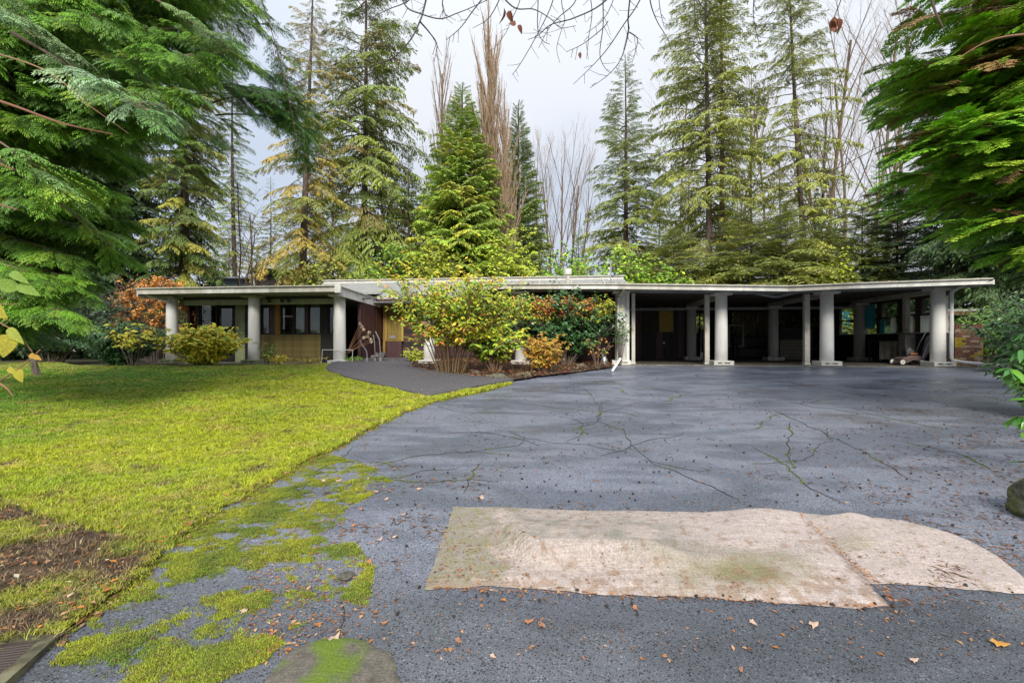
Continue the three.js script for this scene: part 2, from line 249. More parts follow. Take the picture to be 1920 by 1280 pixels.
{
  const R = rng(21), lists = [[], [], []], [x0, x1, z0, z1] = bounds(lawnPoly);
  for (let k = 0; k < 900000 && lists[0].length + lists[1].length + lists[2].length < 170000; k++) {
    const x = lerp(Math.max(x0, -17), x1, R()), z = lerp(z0, z1, R()), d = -z;
    const jx = 0.09 * (R() - 0.5), jz = 0.09 * (R() - 0.5); if (d < 1.6 || R() > Math.pow(3.2 / Math.max(d, 3.2), 0.85) || Math.abs(x) > d * 1.12 + 0.4 || !inPoly(lawnPoly, x + jx, z + jz) || inPoly(pathPoly, x, z)) continue;
    const dirt = dirtAt(x, z); if (R() < dirt * 0.8) continue;
    if (fbm(x * 5, z * 5, 33) < -0.16 && R() < 0.6) continue;
    const t = lawnTone(x, z), straw = R() < 0.06, c = straw ? vary([0.42, 0.33, 0.15], R, 0.3) : vary([t[0] * 1.12, t[1] * 1.12, t[2]], R, 0.42), big = lerp(0.55, 1.15, sm(3, 12, d)) * (0.7 + 0.6 * R());
    lists[k % 3].push([mat4(V(x, lawnH(x, z), z), yaw(R() * 6.283), V(big, big * (0.75 + 0.5 * clamp(0.5 + 2 * fbm(x * 1.1, z * 1.1, 8))), big)), c]);
  }
  lists.forEach((l, i) => tag(instances('grass', tuftGeo(31 + i, 11, 0.034 + 0.008 * i, 0.06, 0.035 + 0.01 * i, 0.006), M.blade, l), ['short mossy yellow green grass of the lawn', 'slightly taller grass blades mixed through the mossy lawn', 'tallest leaning grass blades mixed through the mossy lawn'][i], 'grass', null, 'stuff'));
  // moss creeping over the driveway edge, in the cracks and along the kerb
  const mp = worldPoly([[600, 850], [690, 870], [735, 905], [640, 960], [655, 1010], [700, 1060], [690, 1135], [620, 1160], [560, 1190], [490, 1240], [380, 1290], [60, 1300], [180, 1145], [292, 1040], [400, 955], [500, 905]]), rug = worldPoly([[500, 1285], [540, 1225], [640, 1195], [700, 1215], [740, 1290]]), ml = [], [a0, a1, b0, b1] = bounds(mp);
  for (let k = 0; k < 500000 && ml.length < 22000; k++) {
    const x = lerp(a0, a1, R()), z = lerp(b0, b1, R()); if (!inPoly(mp, x, z)) continue;
    const n = fbm(x * 1.9, z * 3.1, 5, 5), edge = sm(-0.4, -2.4, x) * 0.17; const rag = fbm(x * 8, z * 11, 71, 4), thick = n + edge + 0.55 * rag; if (R() > Math.pow(clamp(thick * 1.9 + 0.06), 1.7) * 0.75 + 0.004) continue;
    const c = vary(mix3([0.34, 0.36, 0.016], [0.13, 0.20, 0.02], clamp(0.5 + 1.6 * fbm(x * 3, z * 3, 9))), R, 0.4); if (R() < 0.12) c.setRGB(0.16, 0.10, 0.05);
    ml.push([mat4(V(x, driveH(x, z) + 0.002, z), yaw(R() * 6.283), (0.32 + 0.5 * R()) * (0.6 + clamp(2.5 * thick))), c]);
  }
  for (const p of crackPts) if (fbm(p.x * 1.3, p.z * 1.3, 15) > 0.13) for (let k = 0; k < 2; k++) ml.push([mat4(V(p.x + 0.022 * (R() - 0.5), driveH(p.x, p.z) + 0.003, p.z + 0.03 * (R() - 0.5)), yaw(R() * 6.283), 0.35 + 0.5 * R()), vary([0.15, 0.19, 0.02], R, 0.3)]);
  for (let i = 0; i + 1 < lawnEdge.length; i++) { const a = gp(...lawnEdge[i]), b = gp(...lawnEdge[i + 1]), n = Math.round(a.distanceTo(b) * 420); for (let k = 0; k < n; k++) { const p = a.clone().lerp(b, R()), o = 0.11 * (R() + R() - 1); p.x += o * 0.8; p.z += o * 0.6; const on = inPoly(lawnPoly, p.x, p.z); if (fbm(p.x * 4, p.z * 4, 66) < -0.12) continue; ml.push([mat4(V(p.x, (on ? lawnH(p.x, p.z) - 0.004 : driveH(p.x, p.z)) + 0.002, p.z), yaw(R() * 6.283), 0.7 + 0.9 * R()), vary(pick3(R), R, 0.35)]); } }
  tag(instances('moss', tuftGeo(41, 16, 0.013, 0.026, 0.014, 0.0055), M.blade, ml), 'bright green moss creeping over the left edge and cracks of the driveway', 'moss', null, 'stuff');
}
// ------------------------------------------------------------------ the house
const house = thing('house', V(0, 0, 0), 'long low house of dark maroon boards with white columns, flat roofs and an open carport', 'house', null, HT);
const HB = (name, par, u0, u1, w0, w1, v0, v1, mat) => mesh(name, boxG(u0, u1, w0, w1, -v1, -v0), mat, par);
function prism(name, par, profile, v0, v1, mat, thick) { // profile of [u, w lower] runs along the front, extruded from v0 to v1
  const m = new MB(), n = profile.length, rows = [];
  for (const [u, w, w2] of profile) rows.push([[u, w, -v0], [u, (w2 ?? w), -v1], [u, (w2 ?? w) + thick, -v1], [u, w + thick, -v0]]);
  const f = (a, b, c, d, x, y) => m.quad(m.v(a, undefined, 0, 0), m.v(b, undefined, x, 0), m.v(c, undefined, x, y), m.v(d, undefined, 0, y));
  for (let i = 0; i + 1 < n; i++) { const a = rows[i], b = rows[i + 1], x = b[0][0] - a[0][0], y = v1 - v0; f(a[1], b[1], b[0], a[0], x, y); f(a[3], b[3], b[2], a[2], x, y); f(a[0], b[0], b[3], a[3], x, thick); f(b[1], a[1], a[2], b[2], x, thick); }
  f(rows[0][1], rows[0][0], rows[0][3], rows[0][2], v1 - v0, thick); const z = rows[n - 1]; f(z[0], z[1], z[2], z[3], v1 - v0, thick);
  return mesh(name, m.geo(), mat, par);
}
const SL = 0.76;                                                                // top of the floor slabs
const prof = (u) => u < 1.45 ? lerp(3.20, 3.14, clamp((u + 3) / 4.45)) : u < 6.35 ? lerp(3.14, 3.005, (u - 1.45) / 4.9) : u < 8.1 ? lerp(3.005, 3.06, (u - 6.35) / 1.75) : lerp(3.06, 3.14, (u - 8.1) / 3.5);
const carProfile = [-3.2, 1.45, 6.35, 8.1, 11.75].map((u) => [u, prof(u)]);
// floor slabs
HB('carport_slab', house, 1.0, 11.75, 0.45, SL, 15.72, 24.6, M.slab); HB('slab_edge', house, 1.0, 11.75, 0.5, SL + 0.004, 15.58, 15.72, M.concrete);
HB('entry_slab', house, -7.45, 1.0, 0.45, SL - 0.005, 15.3, 24.6, M.concrete); HB('wing_slab', house, -14.9, -7.45, 0.35, 0.735, 15.05, 21.6, M.concrete);
// carport roof, boards under the eave one by one, fascia in lengths
prism('carport_roof', house, carProfile.map(([u, w]) => [u, w + 0.035]), 15.04, 24.8, M.roof, 0.09);
prism('ceiling', house, carProfile.map(([u, w]) => [u, w - 0.03]), 16.42, 24.75, M.ceiling, 0.05);
{
  const R = rng(3), mats = [M.soffit, M.soffit.clone(), M.soffit.clone()]; mats[1].color.multiplyScalar(0.86); mats[2].color.multiplyScalar(1.1);
  for (let u = -3.15; u < 11.7; u += 0.2) { const a = prof(u), b = prof(u + 0.19), m = new MB(), o = 0.004 * (R() - 0.5), q = [[u, a + o], [u + 0.19, b + o]]; mesh('soffit_board', (() => { const k = new MB(), r = (w) => q.map(([x, y]) => [[x, y + w, -15.05], [x, y + w, -16.42]]); const lo = r(0), hi = r(0.024); const f = (p, s, t, w) => k.quad(k.v(p, undefined, 0, 0), k.v(s, undefined, 0.2, 0), k.v(t, undefined, 0.2, 1.3), k.v(w, undefined, 0, 1.3)); f(lo[0][1], lo[1][1], lo[1][0], lo[0][0]); f(lo[0][0], lo[1][0], hi[1][0], hi[0][0]); f(hi[0][0], hi[1][0], hi[1][1], hi[0][1]); f(lo[0][0], hi[0][0], hi[0][1], lo[0][1]); f(lo[1][1], hi[1][1], hi[1][0], lo[1][0]); return k.geo(); })(), mats[R() * 3 | 0], house); }
  const cuts = [-3.2, -0.4, 1.45, 3.9, 6.35, 8.1, 10.2, 11.75];
  for (let i = 0; i + 1 < cuts.length; i++) { const a = cuts[i] + 0.003, b = cuts[i + 1] - 0.003; prism('fascia', house, [[a, prof(a) - 0.03], [b, prof(b) - 0.03]], 14.995, 15.036, i === 6 ? M.white : i % 2 ? M.white : M.whiteDirty, 0.13); prism('drip_edge', house, [[a, prof(a) + 0.103], [b, prof(b) + 0.103]], 14.94, 15.12, M.whiteDirty, 0.035); }
  HB('fascia', house, 11.752, 11.80, 3.10, 3.28, 15.0, 24.8, M.white);
  // short V bracket where the two roof falls meet
  prism('valley_bracket', house, [[5.75, 2.985], [6.3, 2.87], [6.45, 2.87], [7.0, 2.995]], 15.9, 16.0, M.soffit, 0.06);
}
// wing roof, tilted back, and the rear roof that rises behind it
const wingLo = (v) => 3.14 - 0.062 * (v - 14.8);
{
  const slope = (name, u0, u1, va, vb, wa, wb, th, mat) => prism(name, house, [[u0, wa, wb], [u1, wa, wb]], va, vb, mat, th);
  slope('wing_roof', -14.76, -7.52, 14.84, 20.2, wingLo(14.84) + 0.03, wingLo(20.2) + 0.03, 0.16, M.roof);
  slope('wing_soffit', -14.74, -7.6, 14.85, 21.4, wingLo(14.85), wingLo(21.4), 0.027, M.mossSoffit);
  slope('side_fascia', -7.56, -7.47, 14.84, 18.2, 2.99, 2.84, 0.28, M.white).geometry; slope('side_drip_edge', -7.6, -7.43, 14.84, 18.2, 3.272, 3.122, 0.03, M.whiteDirty);
  for (let k = 0; k < 3; k++) HB('fascia', house, -14.78 + k * 2.42, -14.78 + k * 2.42 + 2.414, 3.125, 3.30, 14.80, 14.838, k === 1 ? M.white : M.whiteDirty);
  HB('drip_edge', house, -14.82, -7.45, 3.303, 3.335, 14.74, 14.9, M.whiteDirty); HB('corner_block', house, -7.6, -7.40, 3.08, 3.36, 14.72, 14.798, M.white);
  HB('side_fascia', house, -14.83, -14.785, 3.05, 3.30, 14.8, 20, M.whiteDirty);
  slope('rear_roof', -12.2, -7.38, 19.02, 22.6, 3.46, 4.30, 0.1, M.roof); slope('rear_roof', -7.376, 2.4, 17.6, 22.6, 3.13, 4.30, 0.1, M.roof); slope('rear_roof', -12.2, 2.4, 22.62, 27.5, 4.30, 3.1, 0.1, M.roof);
  HB('ridge_board', house, -12.2, 2.4, 4.31, 4.50, 22.5, 22.545, M.white); HB('ridge_cap', house, -12.25, 2.45, 4.502, 4.54, 22.42, 22.75, M.whiteDirty);
  for (let k = 0; k < 7; k++) slope('roof_seam', -7.0 + k * 1.4, -6.95 + k * 1.4, 17.7, 22.4, 3.256, 4.356, 0.03, M.whiteDirty);
  HB('gutter', house, -7.3, 1.2, 3.02, 3.115, 17.48, 17.595, M.maroonB); HB('drip_edge', house, -7.3, 1.2, 3.117, 3.155, 17.46, 17.598, M.white);
  HB('entry_soffit', house, -7.46, 1.0, 2.98, 3.015, 17.5, 18.5, M.soffit);
}
// columns: round shaft, square capital, block base with a slot
const shaftG = new THREE.LatheGeometry([[0, 0], [0.19, 0], [0.19, 0.4], [0.186, 1.2], [0.178, 2.0], [0.188, 1]].map(([r, h], i) => new THREE.Vector2(i === 5 ? 0 : r, i === 5 ? 2.0 : h)), 40);
function column(u, v, w0, w1, cap, mats) {
  const g = new THREE.Group(); g.name = 'column'; g.position.set(u, w0, -v); house.add(g);
  const H = w1 - w0, s = mesh('shaft', shaftG, mats[0], g); s.position.y = 0.13; s.scale.y = (H - 0.13 - 0.085) / 2.0; s.rotation.y = u * 2.7;
  mesh('capital', new RoundedBoxGeometry(cap, 0.085, cap, 2, 0.012).translate(0, H - 0.0425, 0), mats[1], g);
  mesh('base', mergeGeometries([new RoundedBoxGeometry(0.6, 0.05, 0.6, 2, 0.008).translate(0, 0.105, 0), new RoundedBoxGeometry(0.6, 0.045, 0.6, 2, 0.008).translate(0, 0.0225, 0), new RoundedBoxGeometry(0.11, 0.04, 0.59, 1, 0.004).translate(-0.24, 0.063, 0), new RoundedBoxGeometry(0.11, 0.04, 0.59, 1, 0.004).translate(0.24, 0.063, 0), new RoundedBoxGeometry(0.08, 0.04, 0.59, 1, 0.004).translate(-0.02, 0.063, 0), new RoundedBoxGeometry(0.5, 0.04, 0.34, 1, 0.004).translate(0, 0.063, 0)]), mats[1], g);
  return g;
}
const stoneWhite = std([0.80, 0.775, 0.725], { map: grungeTex, roughness: 0.75 }), greyCol = std([0.46, 0.44, 0.40], { map: grungeTex });
for (let k = 0; k < 4; k++) { const u = [1.62, 4.76, 7.9, 11.04][k]; column(u, 16.0, SL, prof(u) - 0.003, 0.54, [stoneWhite, M.white]); }
[4.83, 7.95, 11.1].forEach((u, i) => column(u, 20.1, SL, prof(u) - 0.16, 0.5, [greyCol, M.whiteDirty]));
[-14.1, -10.95, -7.8].forEach((u, i) => column(u, 15.48, 0.735, wingLo(15.48) - 0.003, i === 2 ? 0.56 : 0.6, [stoneWhite, i === 2 ? M.white : M.mossSoffit]));
[-4.7, -1.62].forEach((u) => column(u, 15.6, SL - 0.005, 3.12, 0.55, [stoneWhite, M.white]));
// beams between the columns
for (const [u, a] of [[1.62, 0.09], [4.78, 0.1], [7.92, 0.1], [11.06, 0.1]]) HB('beam', house, u - a, u + a, prof(u) - 0.17, prof(u) - 0.032, 16.32, 20.4, M.whiteDirty);
HB('beam', house, 1.8, 11.4, 2.76, 2.86, 20.05, 20.15, M.soffit); HB('header_beam', house, -5.2, 1.6, 3.125, 3.17, 15.55, 15.7, M.whiteDirty);
for (const [a, b] of [[-14.0, -11.02], [-11.0, -7.9]]) HB('header_beam', house, a, b, 2.80, 2.985, 15.72, 15.84, M.mossSoffit);
HB('header_board', house, -14.0, -7.9, 2.99, 3.05, 15.66, 15.72, M.dark);
{ // small hanging bracket pieces under the wing beam
  for (const px of [503, 527, 540]) { const u = uAt(px, 15.6); HB('hanging_bracket', house, u - 0.05, u + 0.05, 2.86, 2.98, 15.62, 15.655, M.dark); }
}
// slim square posts
for (const [px, v, w, mat] of [[1177, 16.02, 0.05, M.white], [1187.5, 16.25, 0.055, M.whiteDirty], [1325.5, 16.3, 0.07, M.whiteDirty], [1512.5, 16.3, 0.075, M.whiteDirty]]) { const u = uAt(px, v); HB('post', house, u - w, u + w, SL, prof(u) - 0.034, v - w, v + w, mat); HB('post_shoe', house, u - w - 0.012, u + w + 0.012, SL, SL + 0.06, v - w - 0.012, v + w + 0.012, M.white); }
{ const u = uAt(627.5, 15.6); HB('post', house, u - 0.055, u + 0.055, 0.735, 3.05, 15.6, 15.71, M.whiteDirty); }
// ---- wing front wall: windows, panels and boards
const WV = 16.5, uW = (px) => uAt(px, WV);
const fr = (name, px0, px1, w0, w1, mat, v0 = WV, v1 = WV + 0.12) => HB(name, house, uW(px0), uW(px1), w0, w1, v0, v1, mat);
const TOP = 3.03, SILL = 1.76;
function window_(px0, px1, w0, w1, bars = [], mat = M.dark, v = WV) {
  const g = new THREE.Group(); g.name = 'window'; house.add(g); const a = uAt(px0, v), b = uAt(px1, v), t = 0.045, z0 = v + 0.02, z1 = v + 0.09;
  HB('frame', g, a, b, w0, w0 + t, z0, z1, mat); HB('frame', g, a, b, w1 - t, w1, z0, z1, mat); HB('frame', g, a, a + t, w0 + t, w1 - t, z0 + 0.002, z1 - 0.002, mat); HB('frame', g, b - t, b, w0 + t, w1 - t, z0 + 0.002, z1 - 0.002, mat);
  for (const p of bars) { const u = uAt(p, v); HB('mullion', g, u - 0.025, u + 0.025, w0 + t, w1 - t, z0 + 0.004, z1 - 0.004, mat); }
  HB('pane', g, a + t, b - t, w0 + t, w1 - t, v + 0.052, v + 0.058, M.glass); return g;
}
fr('wall_panel', 366, 373, 0.74, TOP, M.dark); window_(373, 436, 0.95, TOP, [404]); fr('wall_panel', 436.2, 441, 0.74, TOP, M.dark); fr('wall_panel', 441, 459, 0.74, TOP, M.mossSoffit, WV - 0.01); fr('wall_panel', 459, 489, 0.74, TOP, M.dark); fr('wall_panel', 373, 436, 0.74, 0.94, M.dark);
window_(489, 505, SILL, TOP); fr('wall_panel', 505.2, 514.8, SILL, TOP, M.maroon); fr('wall_panel', 515, 525, SILL, TOP, M.amber, WV - 0.015); window_(525.2, 550, SILL, TOP); window_(550.2, 572, SILL, TOP); fr('wall_panel', 572.1, 576.9, SILL, TOP, M.maroon); window_(577, 601, SILL, TOP); fr('wall_panel', 601.1, 614, 0.74, TOP, M.dark);
window_(614.2, 646, SILL, TOP); fr('wall_panel', 614.2, 648, 0.74, SILL - 0.005, M.dark);
HB('wall_head', house, uW(366), -7.2, TOP + 0.002, 3.06, WV, WV + 0.12, M.dark);
{ const R = rng(8); for (let k = 0; k < 13; k++) { const w = 0.74 + k * (SILL - 0.745) / 13; HB('siding_board', house, uW(489), uW(601), w, w + (SILL - 0.745) / 13 - 0.006, WV - 0.012 - 0.004 * R(), WV + 0.02, k % 3 ? M.olive : M.oliveB); } fr('wall_panel', 489, 601, 0.74, SILL - 0.005, M.dark, WV + 0.022, WV + 0.1); }
function drape(par, u0, u1, w0, w1, v, mat, folds = 7, name = 'curtain', flare = 0) {
  const m = new MB(), n = folds * 8, rows = [];
  for (let j = 0; j <= 8; j++) { const r = []; for (let i = 0; i <= n; i++) { const t = i / n, y = j / 8, u = lerp(u0, u1, t) + flare * (1 - y) * (t - 1); r.push(m.v([u, lerp(w0, w1, y), -(v + 0.03 * Math.sin(t * folds * 6.283) * (1 - 0.3 * y))], undefined, u, y * (w1 - w0))); } rows.push(r); }
  for (let j = 0; j < 8; j++) for (let i = 0; i < n; i++) m.quad(rows[j][i], rows[j][i + 1], rows[j + 1][i + 1], rows[j + 1][i]);
  return mesh(name, m.geo(), mat, par);
}
{ const v = WV + 0.16; drape(house, uAt(552, v), uAt(571, v), SILL - 0.1, TOP, v, M.curtain, 6, 'curtain', 0.12); drape(house, uAt(578, v), uAt(600, v), SILL - 0.1, TOP, v, M.curtain, 7); }
// rooms behind: outer walls and partitions close them
HB('wall', house, -14.5, -14.4, 0.6, 2.9, WV + 0.13, 21.5, M.maroon); HB('wall', house, -14.4, -7.62, 0.6, 2.75, 21.5, 21.6, M.maroon); HB('wall', house, -7.6, 1.62, 0.6, 3.4, 24.3, 24.42, M.maroon);
// recess beside the wing: upright maroon boards
{
  const R = rng(9); let v = WV - 0.06; const mats = [M.maroon, M.maroonB, M.maroon.clone(), M.maroonB.clone()]; mats[2].color.multiplyScalar(0.8); mats[3].color.setRGB(0.115, 0.045, 0.035);
  while (v < 18.36) { const w = 0.24 + 0.06 * R(), e = Math.min(18.42, v + w); HB('siding_board', house, -7.6, -7.48 - 0.016 * R(), 1.62, 3.04, v, e - 0.012, mats[R() * 4 | 0]); HB('siding_board', house, -7.6, -7.49 - 0.012 * R(), 0.755, 1.60, v, e - 0.008, mats[R() * 3 | 0]); v = e; }
  HB('wall', house, -7.7, -7.61, 0.6, 3.04, WV + 0.13, 21.5, M.dark);
  HB('belt_rail', house, -7.6, -7.465, 1.60, 1.62, WV, 18.4, M.dark);
}
// entry wall with the ochre door between gold jambs
{
  const v = 18.45, uE = (px) => uAt(px, v), w = (py) => wAt(py, -6, v);
  HB('jamb', house, uE(719), uE(723), SL, 3.05, v - 0.06, v + 0.06, M.amber); HB('jamb', house, uE(753.5), uE(757), SL + 0.75, 3.05, v - 0.06, v + 0.06, M.ochre); HB('jamb', house, uE(723.2), uE(725), SL + 0.75, 3.05, v - 0.04, v + 0.06, M.ochre);
  const d = new THREE.Group(); d.name = 'front_door'; house.add(d); HB('door_leaf', d, uE(725), uE(753.4), SL + 0.75, 3.04, v - 0.02, v + 0.02, std([0.27, 0.19, 0.04], { map: woodTex })); HB('panel', d, uE(725), uE(753.4), SL, SL + 0.74, v - 0.03, v + 0.02, M.maroon); HB('letter_plate', d, uE(731), uE(741), 1.62, 1.74, v - 0.032, v - 0.021, M.metal);
  for (let k = 0; k < 13; k++) { const h = (3.05 - SL) / 13; HB('siding_board', house, uE(757.2), -2.73, SL + k * h, SL + (k + 1) * h - 0.008, v - 0.02, v + 0.04, k % 3 ? M.maroon : M.dark); }
  HB('wall', house, -7.6, -2.6, 0.6, 3.05, v + 0.07, v + 0.15, M.dark);
  HB('siding_board', house, -7.48, uE(718.8), SL, 3.05, v - 0.01, v + 0.05, M.maroon);
}
// wall behind the shrubs and the carport's inner wall with a boarded window
HB('wall', house, -2.6, 1.6, 0.6, 3.12, 17.2, 17.32, M.maroon); HB('wall', house, -2.72, -2.61, 0.6, 3.1, 17.2, 18.4, M.maroon);
{
  const v = 20.35, uB = (px) => uAt(px, v), a = 1.75, b = uB(1291);
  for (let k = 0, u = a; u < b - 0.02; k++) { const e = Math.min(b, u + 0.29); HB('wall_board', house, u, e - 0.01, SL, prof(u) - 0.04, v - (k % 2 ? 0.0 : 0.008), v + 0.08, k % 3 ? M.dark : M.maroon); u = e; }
  const g = new THREE.Group(); g.name = 'boarded_window'; house.add(g); const y0 = wAt(622, 3.5, v), y1 = wAt(576, 3.5, v);
  HB('sheet', g, uB(1236), uB(1262), y0, y1, v - 0.035, v - 0.012, std([0.40, 0.27, 0.05], { map: grungeTex })); HB('sheet', g, uB(1206), uB(1233), y0, y1, v - 0.03, v - 0.012, std([0.05, 0.045, 0.02], { map: woodTex })); HB('frame', g, uB(1233.2), uB(1235.8), y0 - 0.04, y1 + 0.04, v - 0.05, v - 0.012, M.dark);
  HB('outlet_cover', house, uB(1243), uB(1247), wAt(644.5, 3.5, v), wAt(641, 3.5, v), v - 0.03, v - 0.012, M.white);
  HB('wall', house, 1.62, 1.74, SL, 3.1, 16.5, 20.44, M.maroon); HB('wall', house, b - 0.1, b, SL, 3.0, 20.44, 24.4, M.dark);
}
// back wall of the carport: windows, curtains
{
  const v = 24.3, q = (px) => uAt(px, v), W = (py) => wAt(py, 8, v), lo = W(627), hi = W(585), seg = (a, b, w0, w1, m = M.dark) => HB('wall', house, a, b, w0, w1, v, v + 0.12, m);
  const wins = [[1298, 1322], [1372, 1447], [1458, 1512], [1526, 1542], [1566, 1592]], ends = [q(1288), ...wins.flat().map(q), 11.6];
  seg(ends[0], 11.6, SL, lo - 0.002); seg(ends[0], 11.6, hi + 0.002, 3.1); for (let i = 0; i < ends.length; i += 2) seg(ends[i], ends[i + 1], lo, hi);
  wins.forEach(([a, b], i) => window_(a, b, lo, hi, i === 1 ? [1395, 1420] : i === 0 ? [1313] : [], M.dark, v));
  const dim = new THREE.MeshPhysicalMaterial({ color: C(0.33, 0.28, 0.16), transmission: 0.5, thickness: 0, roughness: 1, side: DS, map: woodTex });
  drape(house, q(1374), q(1418), lo - 0.1, hi, v - 0.1, dim, 9); drape(house, q(1419.5), q(1446), lo - 0.1, hi, v - 0.1, dim, 7); drape(house, q(1459), q(1484), lo, hi, v - 0.1, dim, 6); drape(house, q(1490), q(1511), lo, hi, v - 0.1, dim, 5); drape(house, q(1566), q(1592), lo, hi, v - 0.1, M.teal, 6);
}
// window wall on the carport's right side
{
  const u0 = 11.46, u1 = 11.58, sl = 1.80, tp = 2.92, mid = 2.36, g = (name, par, v0, v1, w0, w1, mat, a = u0, b = u1) => HB(name, par, a, b, w0, w1, v0, v1, mat);
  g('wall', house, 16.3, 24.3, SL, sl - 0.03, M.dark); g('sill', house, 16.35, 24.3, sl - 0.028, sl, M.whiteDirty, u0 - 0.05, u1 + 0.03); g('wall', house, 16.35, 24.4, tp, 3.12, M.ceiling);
  const cuts = [16.42, 17.35, 17.6, 18.2, 18.42, 19.42, 19.62, 20.35, 21.6, 24.3], open = [[16.5, 17.3, 1], [17.62, 18.15, 1], [18.5, 19.36, 1], [19.66, 20.4, 0], [20.9, 22.2, 0]];
  let pv = 16.35; for (const [a, b, clear] of open) { g('mullion', house, pv, a, sl + 0.002, tp - 0.002, pv === 16.35 ? M.whiteDirty : M.ceiling); const w = new THREE.Group(); w.name = 'window'; house.add(w); g('frame', w, a, b, mid - 0.03, mid + 0.03, M.dark, u0 + 0.02, u1 - 0.02); HB('pane', w, 11.515, 11.521, sl, mid - 0.03, a, b, M.glass); HB('pane', w, 11.515, 11.521, mid + 0.03, tp, a, b, M.glass); pv = b; }
  g('wall', house, pv, 24.3, sl + 0.002, tp - 0.002, M.dark);
  const side = (v0, v1, w0, w1, mat, name = 'curtain') => { const m = new MB(), n = 40, r = []; for (let j = 0; j < 2; j++) for (let i = 0; i <= n; i++) { const t = i / n; m.v([11.4 + 0.02 * Math.sin(t * 40), j ? w1 : w0, -lerp(v0, v1, t)], undefined, t, j); } for (let i = 0; i < n; i++) m.quad(i, i + 1, i + n + 2, i + n + 1); return mesh(name, m.geo(), mat, house); };
  side(16.5, 17.3, sl, mid - 0.02, M.paleCurtain); side(18.5, 18.75, sl, mid, M.paleCurtain); side(19.66, 20.35, sl + 0.2, tp, M.teal); side(19.1, 19.36, sl, mid - 0.04, M.teal); side(17.62, 18.15, sl, mid, M.paleCurtain);
  HB('post', house, 11.25, 11.4, SL, 3.0, 17.75, 17.9, M.whiteDirty);
}
// downpipes, vent and service mast
{
  const pts = (L, r, name, mat, seg = 10) => mesh(name, (() => { const m = new MB(); m.tube(L.map(([u, w, v]) => V(u, w, -v)), r, seg); return m.geo(); })(), mat, house);
  pts([[11.24, 3.2, 15.2], [11.24, 3.12, 15.3], [11.27, 3.0, 15.75], [11.29, 2.9, 15.82], [11.29, 1.0, 15.82], [11.3, 0.93, 15.78], [11.5, 0.88, 15.6], [12.35, 0.80, 15.35]], 0.05, 'downpipe', M.pipe);
  pts([[1.64, 3.16, 15.2], [1.64, 3.1, 15.3], [1.56, 2.98, 15.72], [1.52, 2.9, 15.74], [1.50, 0.8, 15.74]], 0.045, 'downpipe', M.white);
  pts([[-14.6, 3.15, 14.95], [-14.58, 3.08, 15.0], [-14.35, 2.98, 15.2], [-14.0, 2.9, 15.3]], 0.045, 'downpipe', M.white);
  const b = V(0, 0, 0); const vx = uAt(1065, 20), mx = uAt(1145, 19.5);
  pts([[vx, 3.2, 20], [vx, 4.32, 20]], 0.085, 'vent_pipe', M.whiteDirty, 14); pts([[vx, 4.25, 20], [vx, 4.28, 20], [vx, 4.5, 20]], [0.09, 0.16, 0.16], 'vent_cap', M.white, 14);
  pts([[mx, 3.2, 19.5], [mx, 4.75, 19.5]], 0.03, 'service_mast', M.metal, 8);
  for (let k = 0; k < 4; k++) pts([[mx - 0.1, 3.75 + k * 0.22, 19.5], [mx - 0.03, 3.75 + k * 0.22, 19.5]], 0.045, 'insulator', M.white, 8);
  HB('mast_arm', house, mx - 0.16, mx + 0.12, 4.62, 4.66, 19.48, 19.52, M.metal);
}
// ------------------------------------------------------------------ trees
const dirOf = (az, pitch) => V(Math.cos(az) * Math.cos(pitch), Math.sin(pitch), Math.sin(az) * Math.cos(pitch));
const qTo = (d, roll = 0) => { const q = new THREE.Quaternion().setFromUnitVectors(V(1, 0, 0), d), h = Math.hypot(d.x, d.z); if (h > 0.02) { q.setFromEuler(new THREE.Euler(0, Math.atan2(-d.z, d.x), Math.atan2(d.y, h), 'YZX')); } return q.multiply(new THREE.Quaternion().setFromAxisAngle(V(1, 0, 0), roll)); };
